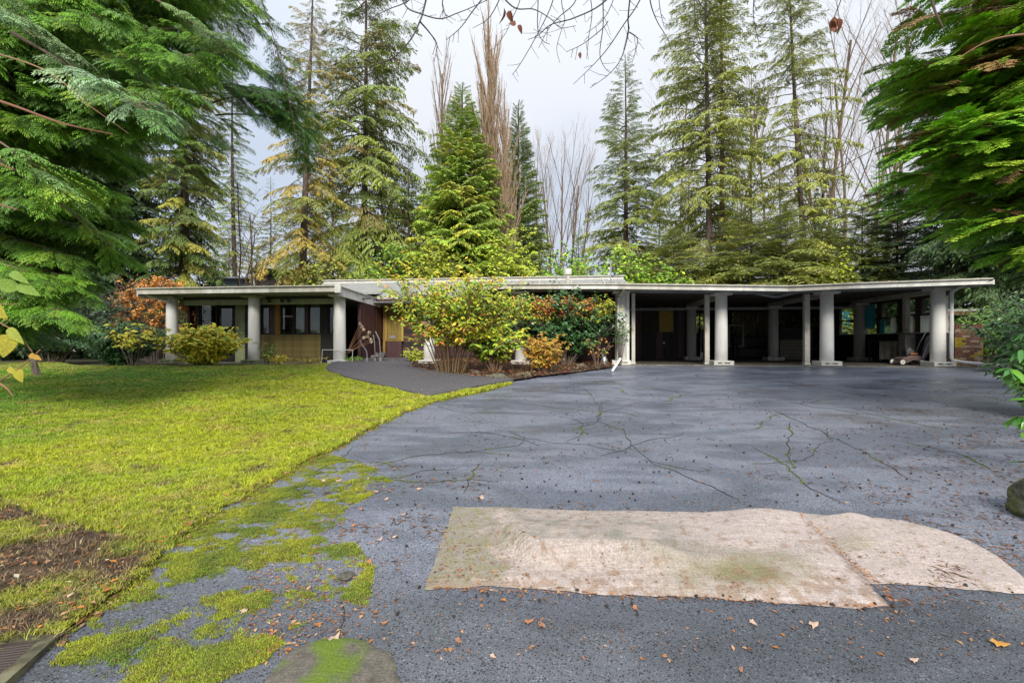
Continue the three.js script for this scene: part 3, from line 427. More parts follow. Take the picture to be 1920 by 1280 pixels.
// one conifer bough of length 1 along x: an arched axis, side twigs, and sprays on each twig
function bough(seed, o) {
  const R = rng(seed), m = new MB(), ax = (t) => V(t, o.arch * Math.sin(t * 2.6) - o.droop * t * t, o.bend * Math.sin(t * 3 + seed)), W = [0.34, 0.24, 0.17];
  m.tube([0, 0.2, 0.45, 0.7, 0.95].map(ax), [0.012, 0.010, 0.0075, 0.005, 0.002], 3, W, W);
  for (let i = 0; i < o.twigs; i++) for (const s of [-1, 1]) {
    const t = o.bare + (1 - o.bare) * (i + 0.3 + 0.5 * R()) / o.twigs; if (t > 0.99 || R() < (o.miss ?? 0.06)) continue;
    const L = o.len * Math.pow(Math.sin(Math.PI * (0.12 + 0.86 * (1 - t))), 0.7) * (0.65 + 0.55 * R()), a = o.ang * (0.8 + 0.4 * R()), b = ax(t), hang = o.hang * (0.7 + 0.6 * R()), d0 = V(Math.cos(a), 0.12 * (R() - 0.5), s * Math.sin(a));
    const pt = (k) => b.clone().addScaledVector(d0, L * k).add(V(0, -hang * L * k * k, 0)), g = 0.78 + 0.44 * R(), col = [g * (0.95 + 0.1 * R()), g, g * 0.95];
    for (let j = 0; j < o.subs; j++) {
      const k = (j + 0.4 + 0.5 * R()) / o.subs, p = pt(k), q = pt(Math.min(1, k + 0.05)).sub(pt(k - 0.05)).normalize(), side = j % 2 ? 1 : -1, nrm = V(0, 1, 0), lat = V().crossVectors(q, nrm).normalize().multiplyScalar(side);
      const d = q.clone().multiplyScalar(0.75).addScaledVector(lat, 0.75 * (0.5 + 0.7 * R())); d.y -= o.subHang * (0.4 + R()); d.normalize();
      const sl = o.sub * (1.15 - 0.6 * k) * (0.7 + 0.6 * R()), sv = V().crossVectors(d, V(R() - 0.5, 1, R() - 0.5)).normalize();
      m.kite(p, d, sv, sl, o.w * (0.7 + 0.6 * R()), col, 0.12 * R());
    }
    const e = pt(0.86); m.kite(e, pt(1).sub(e).normalize(), V(0.3, 0.2, s).normalize(), o.sub * 0.8, o.w, col);
  }
  return m.geo();
}
const BO = {
  fir: { twigs: 16, len: 0.25, subs: 11, sub: 0.08, w: 0.02, ang: 0.95, arch: 0.06, droop: 0.2, bend: 0.06, hang: 0.6, subHang: 0.5, bare: 0.14, miss: 0.22 },
  hem: { twigs: 20, len: 0.34, subs: 11, sub: 0.075, w: 0.022, ang: 1.0, arch: 0.10, droop: 0.22, bend: 0.04, hang: 0.25, subHang: 0.15, bare: 0.10 },
  ced: { twigs: 15, len: 0.32, subs: 12, sub: 0.10, w: 0.026, miss: 0.18, ang: 0.9, arch: 0.02, droop: 0.10, bend: 0.03, hang: 0.55, subHang: 0.5, bare: 0.06 },
  open: { twigs: 15, len: 0.24, subs: 9, sub: 0.07, w: 0.02, ang: 0.95, arch: 0.03, droop: 0.05, bend: 0.05, hang: 0.35, subHang: 0.3, bare: 0.18, miss: 0.2 },
};
const boughs = {}; for (const k in BO) boughs[k] = [bough(101, BO[k]), bough(202, BO[k])];
function trunkMB(pts, r0, r1, seed, seg = 9) { const m = new MB(), cv = new THREE.CatmullRomCurve3(pts).getPoints(16); m.tube(cv, cv.map((_, i) => lerp(r0, r1, Math.pow(i / 16, 0.85)) * (1 + 0.07 * NZ.noise(i * 0.9, seed, 1))), seg); return m; }
const GRD = 0.72;
function conifer(o) { // px, d: where it stands; top: pixel row of its tip
  const R = rng(o.seed), base = V((o.px - 960) / F * o.d, GRD, -o.d), H = EYE + (640 - o.top) / F * o.d - GRD, lean = o.lean ?? 0;
  const t = thing(o.name, base, o.label, 'tree', o.group);
  const axis = (y) => V(lean * y / H + (o.sway ?? 0) * Math.sin(y / H * 3), y, 0.3 * Math.sin(y * 0.15 + o.seed));
  mesh('trunk', trunkMB([0, 0.2, 0.4, 0.6, 0.8, 1].map((k) => axis(k * H)), o.r, o.r * 0.08, o.seed).geo(), o.barkMat ?? M.bark, t);
  if (o.twin) mesh('trunk', trunkMB([0, 0.25, 0.5, 0.75, 0.97].map((k) => axis(k * H).add(V(o.twin * (0.6 + 0.4 * k), 0, 0.4))), o.r * 0.75, o.r * 0.07, o.seed + 3).geo(), M.bark, t);
  const lists = [[], []];
  for (let i = 0; i < o.n; i++) {
    const k = (i + R()) / o.n, f = lerp(o.from, 0.995, Math.pow(k, o.crowd ?? 0.85)), y = f * H, c = (f - o.from) / (1 - o.from), az = i * 2.39996 + R() * 0.9;
    const prof = o.shape === 'column' ? Math.pow(Math.sin(Math.PI * (0.16 + 0.83 * c)), 0.6) : o.shape === 'ragged' ? Math.pow(1 - c, 0.55) * (0.55 + 0.45 * Math.abs(Math.sin(c * 23 + o.seed))) : Math.pow(1 - c, o.pow ?? 0.8);
    const L = Math.max(0.35, o.R * prof * (0.42 + 0.75 * Math.sqrt(R()))) * (o.side ? 1 + o.side * Math.cos(az) : 1), pitch = lerp(o.pitch[0], o.pitch[1], c) + 0.25 * (R() - 0.5);
    if (R() < (o.gap ?? 0) || fbm(Math.cos(az) * 1.3 + o.seed, y * 0.42, Math.sin(az) * 1.3) < (o.thin ?? -0.16)) continue;
    const col = o.tone(c, R); lists[i % 2].push([mat4(axis(y).addScaledVector(dirOf(az, 0), o.r * 0.5), qTo(dirOf(az, pitch), 0.3 * (R() - 0.5)), V(L, L * (o.thick ?? 1), L * (0.85 + 0.3 * R()))), vary(col, R, 0.28)]);
  }
  lists.forEach((l, i) => instances('crown', boughs[o.kind][i], M.needle, l, t, 'stuff'));
  return t;
}
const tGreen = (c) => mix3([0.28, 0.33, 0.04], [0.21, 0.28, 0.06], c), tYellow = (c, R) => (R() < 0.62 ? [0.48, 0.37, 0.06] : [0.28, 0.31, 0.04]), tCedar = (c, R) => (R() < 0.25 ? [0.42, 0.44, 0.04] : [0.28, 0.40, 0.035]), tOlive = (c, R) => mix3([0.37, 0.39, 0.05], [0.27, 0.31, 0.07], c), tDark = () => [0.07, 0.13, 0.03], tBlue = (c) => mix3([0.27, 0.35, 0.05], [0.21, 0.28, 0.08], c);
conifer({ name: 'fir_tree', label: 'tall fir with drooping straw-yellow boughs, left of its greener twin', seed: 1, px: 568, top: -60, d: 29, r: 0.30, R: 3.3, from: 0.14, n: 360, thin: -0.13, kind: 'fir', shape: 'ragged', pitch: [-0.45, 0.15], tone: tYellow, lean: 0.5, gap: 0.1, group: 'tall conifers behind the house' });
conifer({ name: 'fir_tree', label: 'tall green fir with long right-hand boughs, behind the entry roof', seed: 2, px: 680, top: -150, d: 33, r: 0.33, R: 5.2, from: 0.2, n: 380, thin: -0.13, kind: 'fir', pitch: [-0.35, 0.3], tone: (c, R) => (R() < 0.15 ? [0.26, 0.21, 0.05] : tGreen(c)), pow: 0.6, lean: 0.2, side: 0.15, gap: 0.05, group: 'tall conifers behind the house' });
conifer({ name: 'cedar_tree', label: 'broad bright green cedar with a pointed top, left of the bare poplar', seed: 3, px: 866, top: 158, d: 30, r: 0.4, R: 4.2, from: 0.03, n: 680, thin: -0.34, kind: 'ced', pitch: [-0.25, 0.55], tone: tCedar, pow: 0.75, group: 'cedars behind the house' });
conifer({ name: 'cedar_tree', label: 'narrow grey-green cedar half hidden behind the bare poplar', seed: 4, px: 972, top: 195, d: 38, r: 0.35, R: 3.2, from: 0.03, n: 480, thin: -0.3, kind: 'ced', pitch: [0.0, 0.8], tone: tBlue, pow: 0.7, group: 'cedars behind the house' });
conifer({ name: 'hemlock_tree', label: 'small dark hemlock between the green fir and the broad cedar', seed: 5, px: 766, top: 296, d: 31, r: 0.2, R: 2.2, from: 0.05, n: 230, kind: 'hem', pitch: [-0.15, 0.5], tone: (c, R) => (R() < 0.25 ? [0.24, 0.17, 0.05] : [0.06, 0.12, 0.04]), pow: 0.8, group: 'small conifers behind the house' });
conifer({ name: 'spruce_tree', label: 'evenly pointed conifer standing alone against the sky, right of centre', seed: 6, px: 1172, top: 104, d: 34, r: 0.28, R: 4.3, from: 0.05, n: 470, kind: 'fir', pitch: [-0.2, 0.55], tone: (c, R) => mix3([0.36, 0.40, 0.05], [0.25, 0.31, 0.09], c), pow: 0.75, gap: 0.05, thin: -0.1, group: 'tall conifers behind the house' });
conifer({ name: 'fir_tree', label: 'big twin-trunked fir with sweeping boughs behind the left carport bay', seed: 7, px: 1326, top: -190, d: 29, r: 0.27, R: 3.9, from: 0.1, n: 500, thin: -0.12, kind: 'fir', pitch: [-0.4, 0.6], tone: tOlive, pow: 0.45, twin: 0.85, gap: 0.06, group: 'tall conifers behind the house' });
conifer({ name: 'fir_tree', label: 'open fir with flat airy tiers and a bare lower trunk behind the carport', seed: 8, px: 1512, top: -170, d: 27, r: 0.22, R: 3.1, from: 0.2, n: 280, thin: -0.1, kind: 'fir', pitch: [-0.12, 0.35], tone: tOlive, pow: 0.4, lean: -0.9, gap: 0.08, group: 'tall conifers behind the house' });
conifer({ name: 'fir_tree', label: 'thin pole-like fir with short sparse boughs between two bigger firs', seed: 9, px: 1412, top: 120, d: 33, r: 0.16, R: 1.8, from: 0.2, n: 120, kind: 'open', pitch: [-0.1, 0.4], tone: tOlive, pow: 0.5, group: 'thin conifers behind the house' });
conifer({ name: 'fir_tree', label: 'dark ivy-clad trunk rising behind the left cedar boughs', seed: 10, px: 338, top: -40, d: 24, r: 0.34, R: 2.0, from: 0.1, n: 420, kind: 'ced', pitch: [-0.4, 0.1], tone: (c, R) => (R() < 0.3 ? [0.34, 0.33, 0.04] : mix3([0.10, 0.17, 0.03], [0.2, 0.25, 0.03], c)), pow: 0.25, gap: 0.1 });
conifer({ name: 'fir_tree', label: 'pale hazy conifer between the dark trunk and the yellow fir', seed: 11, px: 438, top: 60, d: 46, r: 0.3, R: 2.7, from: 0.05, n: 330, thin: -0.3, kind: 'fir', pitch: [-0.3, 0.3], tone: tGreen, pow: 0.6, gap: 0.05, group: 'far conifers' });
[[405, 455, 44, 12, 1.6], [432, 428, 48, 13, 1.9], [520, 470, 46, 14, 1.7], [725, 395, 44, 15, 2.4], [990, 370, 46, 16, 3.0], [1085, 430, 42, 17, 2.2], [1235, 330, 45, 18, 3.2], [1640, 300, 40, 19, 2.6]].forEach(([px, top, d, s, R], i) => conifer({ name: 'young_conifer', label: ['pale young conifer just right of the dark trunk, nearest it', 'second pale young conifer beside the grey house behind', 'low conifer tip beside the yellow fir trunk', 'grey-green conifer filling in left of the hemlock', 'hazy conifer behind the narrow cedar, left of the bare vase-shaped tree', 'low conifer just right of the bare vase-shaped tree', 'tall hazy conifer behind the pointed conifer', 'dusky conifer among the bare trees on the right'][i], seed: s, px, top, d, r: 0.16, R, from: 0.04, n: 190, kind: 'ced', pitch: [-0.1, 0.7], tone: i > 5 ? tOlive : tCedar, pow: 0.8, group: 'far conifers' }));
[[1262, 425, 27, 31, 3.0, tOlive], [1385, 400, 26, 32, 3.3, tOlive], [1470, 385, 25, 33, 3.2, tOlive], [1545, 420, 25.5, 34, 3.0, tOlive], [1625, 380, 25, 35, 2.8, tGreen], [1690, 330, 24, 36, 2.6, tDark], [1770, 250, 24, 37, 3.2, tDark]].forEach(([px, top, d, s, R, tone], i) => conifer({ name: 'young_hemlock', label: ['arching young hemlock above the carport roof, leftmost of them', 'arching young hemlock below the twin-trunked fir', 'arching young hemlock in front of the open fir', 'yellowish young hemlock right of the open fir trunk', 'green young hemlock below the bare trees', 'dark young hemlock beside the right-hand cedar', 'dark hemlock half hidden by the right-hand cedar'][i], seed: s, px, top, d, r: 0.14, R, from: 0.06, n: 230, kind: 'hem', pitch: [-0.1, 0.35], tone, pow: 0.55, group: 'young hemlocks over the carport roof' }));

// bare broadleaved trees
function bareTree(o) {
  const R = rng(o.seed), base = V((o.px - 960) / F * o.d, GRD, -o.d), H = EYE + (640 - o.top) / F * o.d - GRD, t = thing(o.name, base, o.label, 'tree', o.group), TH = o.th ?? 0.62, wood = new MB(), fine = new MB(), c0 = o.col, c1 = o.tip ?? o.col;
  const grow = (p, d, L, r, lv, m) => {
    const n = lv > 2 ? 3 : 5, pts = [p.clone()], q = d.clone(); let x = p.clone();
    for (let i = 1; i <= n; i++) { q.add(V(R() - 0.5, R() - 0.5 + (o.up ?? 0.15), R() - 0.5).multiplyScalar(o.wob ?? 0.22)).normalize(); x = x.clone().addScaledVector(q, L / n); pts.push(x); }
    m.tube(pts, pts.map((_, i) => lerp(r, r * (lv > 2 ? 0.3 : 0.5), i / n)), lv === 0 ? 8 : lv === 1 ? 5 : 3, mix3(c0, c1, clamp(lv / 3)), mix3(c0, c1, clamp((lv + 0.6) / 3)));
    if (lv >= o.lv) return;
    const kids = o.kids[lv];
    for (let k = 0; k < kids; k++) { const f = lerp(o.first ?? 0.3, 1, (k + R()) / kids), i = Math.min(n - 1, Math.floor(f * n)), b = pts[i].clone().lerp(pts[i + 1], f * n - i), az = k * 2.4 + R() * 2, dd = pts[i + 1].clone().sub(pts[i]).normalize(), e = dirOf(az, 0); const s = o.spread[lv] * (0.7 + 0.6 * R()); grow(b, dd.multiplyScalar(Math.cos(s)).addScaledVector(e, Math.sin(s)).normalize(), L * o.ratio[lv] * (1.15 - 0.6 * f) * (0.7 + 0.6 * R()), Math.max(0.006, r * (lv ? 0.42 : 0.36) * (1.1 - 0.5 * f)), lv + 1, lv === 0 ? wood : fine); }
  };
  const lean = o.lean ?? 0; for (const [dx, k, dl] of o.stems ?? [[0, 1, 0]]) grow(V(dx, 0, 0.1 * dx), V((lean + dl) / H, 1, 0.02).normalize(), H * k * (o.trunk ?? 0.85), o.r * k * TH, 0, wood);
  mesh('trunk', wood.geo(), M.bark, t); if (fine.i.length) { const f = mesh('twigs', fine.geo(), M.twig, t); f.userData.kind = 'stuff'; }
  if (o.ivy) { const l = []; for (let k = 0; k < o.ivy; k++) { const y = R() * H * 0.62 + H * 0.12, a = R() * 6.28; l.push([mat4(V(lean * y / H + Math.cos(a) * (o.r + 0.18 * R()), y, Math.sin(a) * (o.r + 0.18 * R())), eul(R() * 6, R() * 6, R() * 6), 0.16 + 0.12 * R()), vary([0.05, 0.12, 0.03], R, 0.3)]); } instances('ivy', leafGeo(0.8, 0.1, 0), M.leaf, l, t, 'stuff'); }
  return t;
}
function leafGeo(wid, fold, curl, n = 3) { // leaf of length 1 along x
  const m = new MB(), L = [], Rr = [], Ce = []; for (let i = 0; i <= n; i++) { const t = i / n, w = wid / 2 * Math.pow(Math.sin(Math.PI * Math.min(1, Math.pow(t, 0.75))), 0.8), y = -curl * t * t; Ce.push(m.v([t, y, 0], [0.92, 0.92, 0.92])); if (i && i < n) { L.push(m.v([t, y + fold * w, w])); Rr.push(m.v([t, y + fold * w, -w])); } }
  m.tri(Ce[0], L[0], Ce[1]); m.tri(Ce[0], Ce[1], Rr[0]); for (let i = 1; i < n - 1; i++) { m.quad(Ce[i], L[i - 1], L[i], Ce[i + 1]); m.quad(Ce[i], Ce[i + 1], Rr[i], Rr[i - 1]); } m.tri(Ce[n - 1], L[n - 2], Ce[n]); m.tri(Ce[n - 1], Ce[n], Rr[n - 2]);
  return m.geo();
}
const LV = { lance: leafGeo(0.42, 0.25, 0.25), oval: leafGeo(0.6, 0.2, 0.2), long: leafGeo(0.3, 0.3, 0.35, 4), round: leafGeo(0.85, 0.15, 0.15) };
const brown = [1.3, 1.1, 0.9], pale = [2.2, 2.0, 1.75], goldB = [2.0, 1.8, 1.15];
bareTree({ name: 'poplar_tree', label: 'tall bare poplar of upright brown twigs above the roof', seed: 51, px: 936, top: 28, d: 31, r: 0.34, col: goldB, tip: [3.0, 2.7, 2.4], lv: 3, kids: [44, 12, 7], th: 0.7, spread: [0.2, 0.2, 0.3], ratio: [0.34, 0.32, 0.4], first: 0.1, up: 0.8, wob: 0.08, trunk: 0.84, stems: [[0, 1, 0], [-0.25, 0.84, -0.9], [0.2, 0.76, 0.4]], group: 'bare poplars' });
bareTree({ name: 'poplar_tree', label: 'smaller bare poplar tip showing behind the broad cedar', seed: 52, px: 838, top: 118, d: 40, r: 0.26, col: pale, tip: [2.2, 2.0, 1.9], lv: 3, kids: [34, 8, 4], spread: [0.26, 0.22, 0.3], ratio: [0.28, 0.34, 0.4], first: 0.15, up: 0.8, wob: 0.1, trunk: 0.95, group: 'bare poplars' });
bareTree({ name: 'bare_tree', label: 'bare vase-shaped tree with many pale upright limbs in the middle gap', seed: 53, px: 1040, top: 285, d: 44, r: 0.22, col: pale, tip: [2.1, 1.95, 1.8], lv: 3, kids: [8, 8, 5], spread: [0.25, 0.36, 0.4], ratio: [0.6, 0.4, 0.45], first: 0.3, up: 0.5, wob: 0.1, trunk: 0.86, stems: [[-0.7, 1, -1.3], [0, 0.95, -0.2], [0.3, 1, 0.8], [0.9, 0.95, 1.8], [1.2, 0.85, 3]], group: 'bare trees behind the house' });
[[1548, 70, 33, 54, 0.24, 1.5, 0], [1590, 130, 36, 55, 0.2, -1.2, 0], [1650, 60, 34, 56, 0.26, 2.0, 0], [1524, 190, 31, 57, 0.17, 0.8, 420], [1575, 240, 30, 58, 0.2, -3.2, 0], [1440, 180, 42, 59, 0.2, 0.6, 0], [1390, 160, 44, 60, 0.22, 0.5, 0], [1270, 140, 46, 61, 0.2, -0.6, 0], [1700, 120, 38, 62, 0.24, -1, 0], [1610, 40, 48, 67, 0.3, 1, 0]].forEach(([px, top, d, s, r, lean, ivy], i) => bareTree({ name: 'bare_tree', label: ['tall bare tree with a slim pale trunk right of the open fir', 'bare tree leaning slightly left in the right-hand group', 'widest bare tree, its top beside the right-hand cedar', 'slim bare tree whose trunk is wrapped in green ivy', 'crooked pale trunk leaning left behind the carport', 'fine bare tree behind the thin pole-like fir', 'fine bare tree behind the twin-trunked fir', 'bare tree between the pointed conifer and the twin-trunked fir', 'bare tree almost hidden by the right-hand cedar', 'farthest bare tree of the right-hand group'][i], seed: s, px, top, d, r, lean, ivy, col: i === 3 ? brown : pale, tip: [2.0, 1.85, 1.7], lv: 3, kids: [13, 7, 5], spread: [0.5, 0.6, 0.6], ratio: [0.34, 0.5, 0.5], first: 0.32, up: 0.35, wob: 0.16, trunk: 0.95, group: 'bare trees behind the house' }));
[[398, 470, 28, 63], [470, 395, 25, 64], [455, 330, 30, 65], [640, 440, 28, 66]].forEach(([px, top, d, s], i) => bareTree({ name: 'bare_sapling', label: ['twiggy bare sapling over the dried orange hydrangea', 'pair of bare sapling stems in front of the grey house behind', 'thin bare tree between the dark trunk and the yellow fir', 'twiggy bare sapling between the two tall firs'][i], seed: s, px, top, d, r: 0.09, col: brown, lv: 2, kids: [10, 6], spread: [0.6, 0.6], ratio: [0.35, 0.5], first: 0.35, stems: i === 1 ? [[0, 1, 0.2], [-0.5, 0.9, -0.1]] : undefined, trunk: 0.95, group: 'bare saplings behind the house' }));

// shrubs: stems that fork, leaves along the forks
function shrub(o) {
  const R = rng(o.seed), t = thing(o.name ?? 'shrub', o.pos, o.label, o.cat ?? 'shrub', o.group), m = new MB(), tips = [], hw = o.w / 2, hd = (o.dep ?? o.w) / 2;
  for (let i = 0; i < o.stems; i++) {
    const az = i * 2.4 + R(), rr = Math.sqrt((i + 0.5) / o.stems), end = V(Math.cos(az) * hw * rr, o.h * (o.dome ? Math.sqrt(1 - 0.7 * rr * rr) : 1) * (0.75 + 0.3 * R()), Math.sin(az) * hd * rr), b = V(Math.cos(az) * hw * 0.16 * rr * (o.foot ?? 1), 0, Math.sin(az) * hd * 0.16 * rr * (o.foot ?? 1));
    const mid = b.clone().lerp(end, 0.5); mid.y = end.y * 0.62; mid.x *= 0.75; mid.z *= 0.75;
    const cv = new THREE.QuadraticBezierCurve3(b, mid, end), P = cv.getPoints(7), r = (o.r ?? 0.012) * (0.7 + 0.6 * R()); m.tube(P, P.map((_, k) => lerp(r, r * 0.35, k / 7)), 4, o.wood ?? [1, 1, 1]);
    for (let k = 0; k < o.forks; k++) { const f = lerp(o.low ?? 0.3, 1, (k + R()) / o.forks), p = cv.getPoint(f), L = o.h * (o.fork ?? 0.2) * (0.5 + R()), d = dirOf(R() * 6.283, (o.rise ?? 0.5) + 0.8 * (R() - 0.5)), e = p.clone().addScaledVector(d, L); m.tube([p, p.clone().lerp(e, 0.5).add(V(0, -0.02, 0)), e], [r * 0.4, r * 0.3, r * 0.15], 3, o.wood ?? [1, 1, 1]); tips.push([p, e]); }
  }
  mesh('stems', m.geo(), M.twig, t);
  const l = [], n = o.n / tips.length;
  for (const [p, e] of tips) for (let k = 0; k < n; k++) { if (R() > n - Math.floor(k)) continue; const q = p.clone().lerp(e, 0.15 + 0.9 * R()), j = o.jit ?? 0.05; q.add(V((R() - 0.5) * j, (R() - 0.5) * j, (R() - 0.5) * j)); const d = dirOf(R() * 6.283, (o.droop ?? -0.2) + 0.9 * (R() - 0.5)), s = o.leaf * (0.6 + 0.7 * R()), c = o.tone(q, R), nn = V(0.7 * (R() - 0.5) * 2 + 0.4 * q.x / hw, 0.75 + 0.5 * (R() - 0.5), 0.55 + 0.9 * (R() - 0.5)).normalize(), zz = V().crossVectors(d, nn).normalize(), yy = V().crossVectors(zz, d); if (c) l.push([mat4(q, new THREE.Quaternion().setFromRotationMatrix(new THREE.Matrix4().makeBasis(d, yy, zz)), s), vary(c, R, 0.28)]); }
  instances('foliage', o.geo ?? LV.lance, o.mat ?? M.leaf, l, t, 'stuff');
  return t;
}
const pick = (R, L) => { let x = R(); for (const [w, c] of L) { if (x < w) return c; x -= w; } return L[0][1]; };
const YEL = [0.68, 0.56, 0.03], LIME = [0.42, 0.50, 0.03], GRN = [0.18, 0.33, 0.03], DGRN = [0.055, 0.135, 0.04], ORG = [0.55, 0.22, 0.03], BRN = [0.18, 0.09, 0.04], RED = [0.42, 0.06, 0.03];
shrub({ seed: 71, pos: gp(382, 687), h: 1.3, w: 3.0, dep: 1.4, stems: 60, forks: 9, n: 9000, leaf: 0.13, dome: true, low: 0.12, tone: (q, R) => pick(R, [[0.66, YEL], [0.28, LIME], [0.06, GRN]]), label: 'dense rounded shrub of yellow leaves between the two left columns', group: null });
shrub({ seed: 72, pos: gp(250, 690), h: 1.25, w: 1.5, stems: 12, forks: 4, n: 260, leaf: 0.16, low: 0.5, tone: (q, R) => pick(R, [[0.7, YEL], [0.3, LIME]]), label: 'sparse low shrub with few yellow leaves left of the first column' });
shrub({ name: 'hydrangea', seed: 73, pos: V((292 - 960) / F * 18.6, 0.7, -18.6), h: 3.0, w: 4.4, dep: 2.2, stems: 50, forks: 6, n: 1500, leaf: 0.14, r: 0.016, low: 0.45, tone: (q, R) => pick(R, [[0.5, BRN], [0.3, ORG], [0.2, [0.2, 0.15, 0.04]]]), label: 'large hydrangea with dried orange flower heads behind the left roof end' });
{ // dried flower heads
  const R = rng(74), m = new MB(); for (let k = 0; k < 46; k++) { const d = dirOf(R() * 6.28, Math.asin(2 * R() - 1)), s = V().crossVectors(d, V(R(), 1, R())).normalize(), s2 = V().crossVectors(d, s); m.kite(d.clone().multiplyScalar(0.75).addScaledVector(s2, -0.2), s2.clone().addScaledVector(d, 0.4).normalize(), s, 0.5, 0.42, [0.8 + 0.4 * R(), 0.8 + 0.35 * R(), 0.9]); }
  const g = m.geo(), h = scene.getObjectByName('hydrangea'), l = [];
  for (let k = 0; k < 300; k++) { const a = R() * 6.28, e = Math.pow(R(), 0.6) * 1.45, r = 0.93 + 0.14 * R(), p = V(Math.cos(a) * Math.sin(e) * 2.2 * r, 3.0 * Math.cos(e) * r * 0.98 + 0.12, Math.sin(a) * Math.sin(e) * 1.15 * r); if (p.y < 1.0) continue; l.push([mat4(p, eul(R() * 6, R() * 6, 0), 0.10 + 0.07 * R()), vary(pick(R, [[0.6, [0.62, 0.27, 0.06]], [0.3, [0.52, 0.23, 0.07]], [0.1, [0.36, 0.15, 0.03]]]), R, 0.25)]); }
  instances('flower_heads', g, M.leaf, l, h, 'stuff');
}
shrub({ seed: 75, pos: V((225 - 960) / F * 15.5, 0.68, -15.5), h: 1.5, w: 3.4, dep: 1.8, stems: 46, forks: 8, n: 8500, jit: 0.12, leaf: 0.11, dome: true, low: 0.1, tone: (q, R) => pick(R, [[0.8, DGRN], [0.2, [0.06, 0.13, 0.04]]]), mat: M.gloss, label: 'low dark green shrub at the lawn edge under the cedar', group: null });
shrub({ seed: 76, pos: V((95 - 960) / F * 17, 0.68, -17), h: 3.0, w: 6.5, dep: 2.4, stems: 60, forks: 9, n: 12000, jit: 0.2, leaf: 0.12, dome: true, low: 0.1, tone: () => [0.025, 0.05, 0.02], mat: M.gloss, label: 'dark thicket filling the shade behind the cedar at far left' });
const midTop = (q, R) => (q.y > 2.4 ? pick(R, [[0.8, [0.62, 0.47, 0.02]], [0.2, LIME]]) : q.y > 1.35 ? pick(R, [[0.5, LIME], [0.1, YEL], [0.3, GRN], [0.1, ORG]]) : pick(R, [[0.2, YEL], [0.35, LIME], [0.2, GRN], [0.1, BRN], [0.15, ORG]]));
shrub({ seed: 77, pos: gp(845, 704, 0.04), h: 2.4, w: 3.4, dep: 2.2, stems: 24, forks: 20, n: 8600, leaf: 0.115, low: 0.3, foot: 1.3, fork: 0.26, r: 0.014, jit: 0.1, wood: [1.3, 1.05, 0.6], tone: midTop, label: 'tall many-stemmed shrub turning yellow at its top beside the path', group: null });
shrub({ seed: 78, pos: gp(930, 700, 0.04), h: 1.35, w: 1.9, dep: 1.3, stems: 26, forks: 9, n: 3600, leaf: 0.13, dome: true, low: 0.35, wood: [1.7, 1.3, 1.0], tone: (q, R) => (q.y > 0.9 ? pick(R, [[0.5, LIME], [0.3, YEL], [0.2, GRN]]) : pick(R, [[0.5, GRN], [0.3, LIME], [0.2, BRN]])), label: 'mid-height lime green shrub right of the many-stemmed shrub' });
shrub({ seed: 79, pos: V((1058 - 960) / F * 15.1, 0.76, -15.1), h: 2.3, w: 3.7, dep: 1.9, stems: 46, forks: 12, n: 13000, leaf: 0.105, dome: true, low: 0.25, jit: 0.12, r: 0.02, tone: (q, R) => pick(R, [[0.78, DGRN], [0.22, [0.07, 0.14, 0.045]]]), geo: LV.oval, mat: M.gloss, label: 'dense glossy dark green camellia against the house wall', cat: 'shrub' });
shrub({ seed: 80, name: 'climbing_bramble', pos: V((1040 - 960) / F * 14.9, 2.0, -14.9), h: 0.85, w: 4.2, dep: 1.2, stems: 80, forks: 7, n: 5200, leaf: 0.085, jit: 0.12, foot: 5, low: 0.2, fork: 0.35, rise: 0.1, r: 0.008, wood: [1.8, 1.3, 1.0], tone: (q, R) => (q.x < 1.2 && q.x > -0.7 && q.y > 0.25 ? pick(R, [[0.4, RED], [0.3, ORG], [0.3, LIME]]) : pick(R, [[0.5, LIME], [0.25, YEL], [0.25, GRN]])), label: 'tangle of red and yellow climbing stems under the carport fascia', cat: 'climber' });
shrub({ seed: 81, pos: gp(1018, 700, 0.04), h: 1.05, w: 1.5, dep: 0.9, stems: 28, forks: 8, n: 2800, leaf: 0.09, dome: true, low: 0.15, tone: (q, R) => pick(R, [[0.45, [0.46, 0.27, 0.025]], [0.3, ORG], [0.25, [0.36, 0.30, 0.03]]]), label: 'small ochre and orange shrub in front of the camellia' });
shrub({ seed: 82, pos: gp(778, 682, 0.04), h: 0.5, w: 1.1, dep: 0.8, stems: 18, forks: 5, n: 800, leaf: 0.08, dome: true, low: 0.1, tone: (q, R) => pick(R, [[0.6, LIME], [0.4, [0.45, 0.42, 0.04]]]), label: 'small light green shrub at the far corner of the path' });
shrub({ seed: 83, pos: gp(1120, 694, 0.04), h: 0.9, w: 1.0, dep: 0.6, stems: 9, forks: 5, n: 160, leaf: 0.07, low: 0.3, r: 0.008, wood: [1.1, 1.0, 0.9], tone: (q, R) => pick(R, [[0.4, BRN], [0.3, ORG], [0.3, GRN]]), label: 'almost leafless brown shrub beside the doubled carport column' });
shrub({ seed: 84, pos: V((1163 - 960) / F * 15.1, 0.78, -15.1), h: 1.25, w: 0.55, dep: 0.4, stems: 9, forks: 6, n: 260, leaf: 0.085, low: 0.5, tone: (q, R) => pick(R, [[0.7, DGRN], [0.3, GRN]]), mat: M.gloss, label: 'dark leafy sprig climbing the front of the doubled carport column' });
